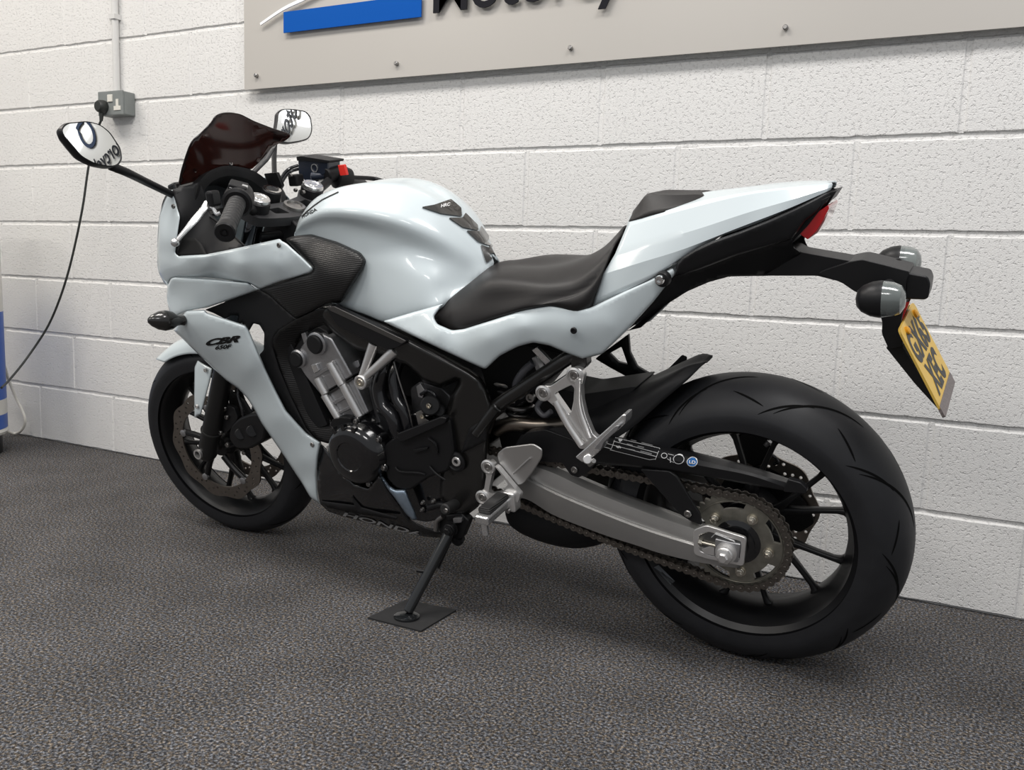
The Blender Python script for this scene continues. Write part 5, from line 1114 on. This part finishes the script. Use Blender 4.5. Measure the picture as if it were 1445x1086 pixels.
# rear indicators
for s in (-1, 1):
    c0_ = U(1207, 421, -.105) if s < 0 else U(1236, 370, .115); ax_ = Vector((1, 0, .03)).normalized() if s > 0 else Vector((1, 0, .02)).normalized()
    b = bullet(c0_, ax_, .078, .031, BLK, CLRL, bike, 'rear_indicator', cut=.55)
    tube([c0_+ax_*.035, Vector((c0_.x+.045, s*.03, c0_.z+.012))], .011, 14, px=False, smooth=False).build('indicator_stalk', BLKM, b)
rc_ = plate('rear_caliper', [(1036, 618), (1050, 606), (1078, 612), (1088, 628), (1084, 650), (1066, 660), (1042, 648)], .055, .10, BLK, bike, rnd=5, bev=.005)
plate('rear_caliper_bracket', [(1080, 668), (1105, 672), (1140, 715), (1150, 738), (1128, 752), (1108, 742), (1094, 715)], .058, .066, BLK, bike, rnd=6, bev=.002)
cyl(U(1080, 628, .06), U(1086, 622, .06), .007, 14).build('slide_pin', ALUD, rc_)
tube([(1086, 640, .06), (1094, 645, .06), (1098, 652, .06), (1092, 655, .06)], .003, 8).build('bleed_hose', HOSE, rc_)
# ---- far side footrest bracket, black lattice
patch('far_footrest_bracket', [(840, 506), (886, 472), (888, 498), (898, 518), (924, 533), (904, 543), (882, 530), (860, 518)], [(840, 506, .125), (886, 472, .125), (924, 533, .130), (870, 520, .13)], BLK, bike, 5, None, .012, rnd=2, holes=[[(859, 499), (877, 489), (886, 515), (872, 512)]])
# ---- passenger footrest (near)
ph_ = plate('passenger_footrest_hanger', [(759, 551), (767, 543), (776, 545), (800, 528), (804, 521), (812, 518), (821, 522), (824, 531), (820, 545), (821, 565), (826, 587), (836, 612), (845, 620), (836, 632), (818, 634), (803, 606), (787, 578), (772, 565), (762, 560)], -.150, -.134, ALU, bike, holes=[[(782, 555), (806, 543), (810, 547), (809, 566), (806, 580), (803, 585), (794, 572)]], rnd=4, bev=.005)
for c_ in ((811, 529), (767, 554)):
    lathe([(.0165, 0), (.0165, .004), (.0125, .006), (.0115, .003), (0, .003)], U(*c_, -.149), (0, -1, 0), 28, cap=False).build('hanger_boss', ALU, ph_); boltmesh(U(*c_, -.1515), .0095, .005).build('hanger_bolt', STEEL, ph_)
tube([(784, 566, -.153), (800, 596, -.155), (821, 628, -.158)], .0075, 12).build('hanger_rib', ALU, ph_); tube([(816, 535, -.153), (817, 575, -.154), (832, 617, -.157)], .0068, 12).build('hanger_rib', ALU, ph_)
pp = plate('passenger_footrest', [(811, 645), (824, 634), (842, 618), (862, 600), (878, 585), (883, 585), (882, 598), (872, 607), (850, 622), (848, 634), (836, 646), (822, 653)], -.20, -.165, ALUL, bike, rnd=3, bev=.004)
plate('footrest_rubber_bar', [(838, 633), (850, 618), (868, 601), (873, 600), (872, 606), (852, 624), (848, 634)], -.215, -.20, ALUD, pp, rnd=3, bev=.003)
cyl(U(829, 648, -.20), U(829, 648, -.207), .009, 20).build('pivot_pin', ALU, pp); cyl(U(832, 655, -.18), U(838, 650, -.21), .005, 14).build('pivot_pin', STEEL, pp)
plate('hanger_mount_upper', [(804, 497), (826, 490), (828, 515), (822, 522), (806, 520)], -.135, -.11, FRAMEM, bike, rnd=2, bev=.002)
# ---- rider footrest and heel guard (near)
hg = plate('heel_guard', [(701, 640), (712, 631), (752, 626), (765, 634), (764, 646), (750, 668), (738, 683), (727, 686), (716, 672), (703, 652)], -.162, -.157, mat('heel_guard_grey', (.50, .49, .48), .38, .9), bike, rnd=4, bev=.002)
tube([(724, 668, -.1645), (748, 646, -.1645)], .0022, 8, smooth=False).build('guard_crease', MATS['heel_guard_grey'], hg)
fh = MB()
prism([(683, 655), (691, 650), (697, 656), (694, 670), (689, 694), (693, 697), (708, 694), (717, 683), (704, 665), (697, 657), (702, 660), (722, 684), (734, 698), (732, 706), (719, 722), (708, 716), (706, 706), (690, 706), (681, 710), (673, 703), (676, 694), (683, 690), (686, 672)], -.178, -.164, rnd=2, mb=fh)
fho = fh.build('footrest_hanger', ALU, bike, ang=30)
bevel(fho, .003, 3)
for c_ in ((689.5, 658), (681.5, 701)):
    lathe([(.0165, 0), (.0165, .004), (.013, .006), (.012, .003), (0, .003)], U(*c_, -.177), (0, -1, 0), 28, cap=False).build('hanger_boss', ALU, fho); boltmesh(U(*c_, -.179), .0095, .005).build('hanger_bolt', STEEL, fho)
pi = U(712, 706, -.185); po = U(681, 733, -.268); pd = (po-pi).normalized(); pu = Vector((0, 0, 1)); pu = (pu-pd*pu.dot(pd)).normalized(); pv = pd.cross(pu)
fp = bevel(box(pi.lerp(po, .5), pd, pv, pu, (po-pi).length+.012, .034, .020).build('rider_footrest', ALUL, bike, smooth=False), .005, 3)
bevel(box(pi.lerp(po, .47)+pu*.015, pd, pv, pu, (po-pi).length*.92, .031, .014).build('footrest_rubber', mat('peg_rubber', (.012, .012, .012), .6, wave=(90, 0, 1, .003, (0, 0, .6))), fp, smooth=False), .006, 3)
bevel(box(pi.lerp(po, .55)-pu*.014+pv*.010, pd, pv, pu, (po-pi).length*.7, .022, .018).build('footrest_under_bar', ALU, fp, smooth=False), .005, 3)
cyl(po-pu*.005-pd*.004, po-pu*.038-pd*.004, .0075, 16, .0015).build('footrest_feeler', ALUL, fp)
bevel(box(U(722, 705, -.175), (1, 0, 0), (0, 1, 0), (0, 0, 1), .030, .03, .045).build('footrest_clevis', ALU, fho, smooth=False), .006, 3)
cyl(U(727, 711, -.165), U(716, 722, -.195), .005, 12).build('clevis_pin', STEEL, fho)
# ---- gear lever, linkage
gpv = cyl(U(645, 710, -.14), U(627, 719, -.19), .013, 20, .003).build('gear_lever_peg', mat('lever_rubber', (.016, .016, .016), .6), bike)
boltmesh(U(630, 719.5, -.192), .0055, .004).build('peg_screw', STEEL, gpv)
tube([(640, 716, -.15), (622, 712, -.15), (605, 716, -.15)], .008, 12).build('gear_lever', BLK, bike)
tube([(625, 728, -.15), (617, 735, -.15), (615, 748, -.15)], .006, 12).build('linkage_rod', STEEL, bike)
for a in ((598, 708, -.145), (613, 706, -.15), (597, 718, -.14)): boltmesh(U(*a), .0042, .006, hexa=True).build('crankcase_bolt', STEEL, bike)
# ---- side stand
pt = U(638, 744, -.145); ft = UF(574, 866, .012)
boltmesh(U(637, 745, -.150), .0145, .012, hexa=True).build('stand_pivot_bolt', BLK, bike)
plate('stand_bracket', [(620, 728), (650, 724), (662, 735), (652, 760), (630, 762), (618, 748)], -.142, -.12, BLK, bike, rnd=3, bev=.003)
plate('bracket_spacer', [(639, 731), (652, 730), (651, 737), (640, 738)], -.15, -.14, ALUD, bike, rnd=1, bev=.001)
sd = (ft-pt).normalized()
ssl = cyl(pt+sd*.008, ft-sd*.004, .0125, 24, .003, r2=.0115).build('side_stand', mat('stand_gloss_black', (.010, .011, .012), .18, coat=.5), bike)
ub = BMT @ Vector((0, 0, 1)); uc = BMT @ Vector((.3, -.95, 0)).normalized()
lathe([(.029, -.012), (.029, -.008), (.024, -.005), (.012, -.003)], ft+ub*.0045, ub, 32).build('stand_foot', MATS['stand_gloss_black'], ssl)
cyl(U(632, 752, -.155), U(626, 765, -.16), .010, 16).build('stand_clevis', ALUD, ssl)
sp0 = U(634, 762, -.15); sp1 = U(617, 800, -.185); P = []
ax_ = (sp1-sp0); xx, yy2, _ = basis(ax_)
P = [sp0+ax_*(i/140)+(xx*math.cos(i*.9)+yy2*math.sin(i*.9))*.0052 for i in range(141)]
tube(P, .0016, 6, px=False, smooth=False).build('return_spring', BLK, ssl)
cyl(pt.lerp(ft, .52)-Vector((.026, .01, -.004)), pt.lerp(ft, .52), .0045, 12).build('foot_tang', BLK, ssl)
tube([(640, 757, -.13), (646, 763, -.13), (650, 758, -.13)], .012, 12).build('stand_pivot_sleeve', BLK, bike)
# ================================================================ lettering and stickers
bpy.context.view_layer.update()
Tf = bvh([ffair[0]]); Tt = bvh([tank]); Tg = bvh([guard]); Tb = bvh([o for o in bike.children if o.name.startswith('belly_pan')])
for s_, p0, p1, h_, bo, shh, sp in (('CBR', (291, 488), (340, 482), 9.5, .055, .5, 1.0), ('650F', (304, 493), (328, 491), 6, .04, .35, 1.0)):
    textdecal('model_lettering', s_, p0, p1, h_, Tf, INK, ffair[0], bold=bo, shear=shh, upv=(-.05, -1), off=.0012)
pads = [[(595, 293), (612, 290), (636, 282), (650, 294), (651, 306), (622, 302)], [(633, 308), (652, 308), (656, 301), (673, 318), (674, 326), (652, 321)], [(658, 326), (676, 327), (678, 319), (692, 338), (692, 348), (674, 341)], [(678, 346), (690, 350), (693, 339), (706, 362), (696, 364), (686, 371), (682, 360)]]
PADM = mat('dark_carbon_pad', (.035, .033, .03), .22, coat=.8, noise=(220, .3))
allT = Tt
for i, pd_ in enumerate(pads):
    O = rpoly(pd_, 1.5, 3); P2, Fc, _ = fill(O, 4)
    bot = [hit(p[0], p[1], Tt, .0004) for p in P2]; top = [hit(p[0], p[1], Tt, .0030) for p in P2]
    if any(v is None for v in bot+top):
        Fc = [f for f in Fc if all(bot[j] is not None and top[j] is not None for j in f)]; bot = [v or Vector() for v in bot]; top = [v or Vector() for v in top]
    Fc = [tuple(f) for f in Fc]; par_ = list(range(len(P2)))
    def root_(a):
        while par_[a] != a: a = par_[a]
        return a
    for f in Fc:
        for j in f[1:]: par_[root_(j)] = root_(f[0])
    cnt = {}
    for f in Fc: cnt[root_(f[0])] = cnt.get(root_(f[0]), 0)+1
    if cnt: bestr = max(cnt, key=cnt.get); Fc = [f for f in Fc if root_(f[0]) == bestr]
    n = len(P2); ed = {}
    for q in Fc:
        for j in range(len(q)): ed[(q[j], q[(j+1) % len(q)])] = 1
    if Fc: obj('tank_pad', top+bot, Fc+[(b_, a_, a_+n, b_+n) for (a_, b_) in ed if (b_, a_) not in ed], PADM, bike, ang=40)
padT = bvh([o for o in bike.children if o.name.startswith('tank_pad')])
if padT: textdecal('pad_lettering', 'HRC', (622, 293), (636, 290), 4.5, padT, WINK, bike, bold=.03, shear=.3, upv=(-.2, -1))
# wing stripe on the tank's front and its small lettering
strip('tank_wing_decal', [(427, 305), (434, 298), (443, 290.5), (455, 282), (464, 277.5), (478, 271)], 1.5, Tt, INK, tank)
textdecal('tank_lettering', 'HONDA', (427, 308), (448, 297), 4.5, Tt, INK, tank, bold=.03)
textdecal('belly_lettering', 'HONDA', (484, 727), (598, 757), 7.5, Tb, GINK, [o for o in bike.children if o.name.startswith('belly_pan')][0], bold=.02, shear=.3, upv=(-.45, -1), off=.0015)
# caution label on the chain guard
for a in ([(868, 618), (931, 633)], [(866, 622), (929, 639)], [(863, 627), (927, 644)], [(861, 634), (917, 648)], [(917, 648), (925, 647)], [(931, 633), (925, 648)], [(869, 617), (863, 633)], [(835, 612), (860, 617)], [(852, 624), (863, 627)], [(852, 630), (863, 633)]):
    strip('caution_label', a, .7, Tg, WINK, guard, off=.0012)
for x, y, n in ((873, 620, 3), (870, 629, 4)):
    for k in range(n): strip('caution_label', [(x+k*1.5, y+(k % 2)), (x+k*1.5+2, y+1.5+(k % 2))], 2.2, Tg, WINK, guard, off=.0012)
for a, b in (((885, 626), (893, 628)), ((900, 629), (909, 631)), ((904, 636), (920, 640)), ((886, 633), (896, 635)), ((890, 621), (898, 623)), ((905, 625), (921, 629))): strip('caution_label', [a, b], 1.4, Tg, GINK, guard, off=.0012)
def ring(cx, cy_, rx, ry, w, m, k=20): strip('chain_diagram', [(cx+rx*math.cos(2*math.pi*i/k), cy_+ry*math.sin(2*math.pi*i/k)) for i in range(k)], w, Tg, m, guard, True, off=.0012)
ring(937.5, 642.5, 4, 3.6, .9, WINK); ring(958, 647.5, 7.5, 6.3, .9, WINK)
strip('chain_diagram', [(943, 640), (951, 642)], .7, Tg, WINK, guard, off=.0012); strip('chain_diagram', [(942, 647), (951, 652)], .7, Tg, WINK, guard, off=.0012); strip('chain_diagram', [(946, 645), (946.5, 652)], 1.2, Tg, WINK, guard, off=.0012)
P_ = [(977+7.5*math.cos(a), 651.5+6.3*math.sin(a)) for a in np.linspace(0, 2*math.pi, 20, endpoint=False)]
decal('blue_sticker', P_, [tuple(range(20))], lambda v: tuple(v), Tg, BLUEI, guard, .0010); ring(977, 651.5, 7.3, 6.1, .9, WINK)
textdecal('sticker_lettering', 'LD', (972.5, 653.5), (981.5, 654.5), 4.5, Tg, WINK, guard, bold=.02, off=.0016)
Tr = bvh([o for o in bike.children if o.name.startswith('rear_wheel')]); Tr2 = bvh([o for o in bike.children if o.name.startswith('front_wheel')])
STK = mat('wheel_weight_grey', (.16, .17, .18), .35, .6)
for q in (((922, 800), (929, 797), (952, 820), (946, 825)),): decal('wheel_label', [*q], [(0, 1, 2, 3)], lambda v: tuple(v), Tr, STK, rw, .001)
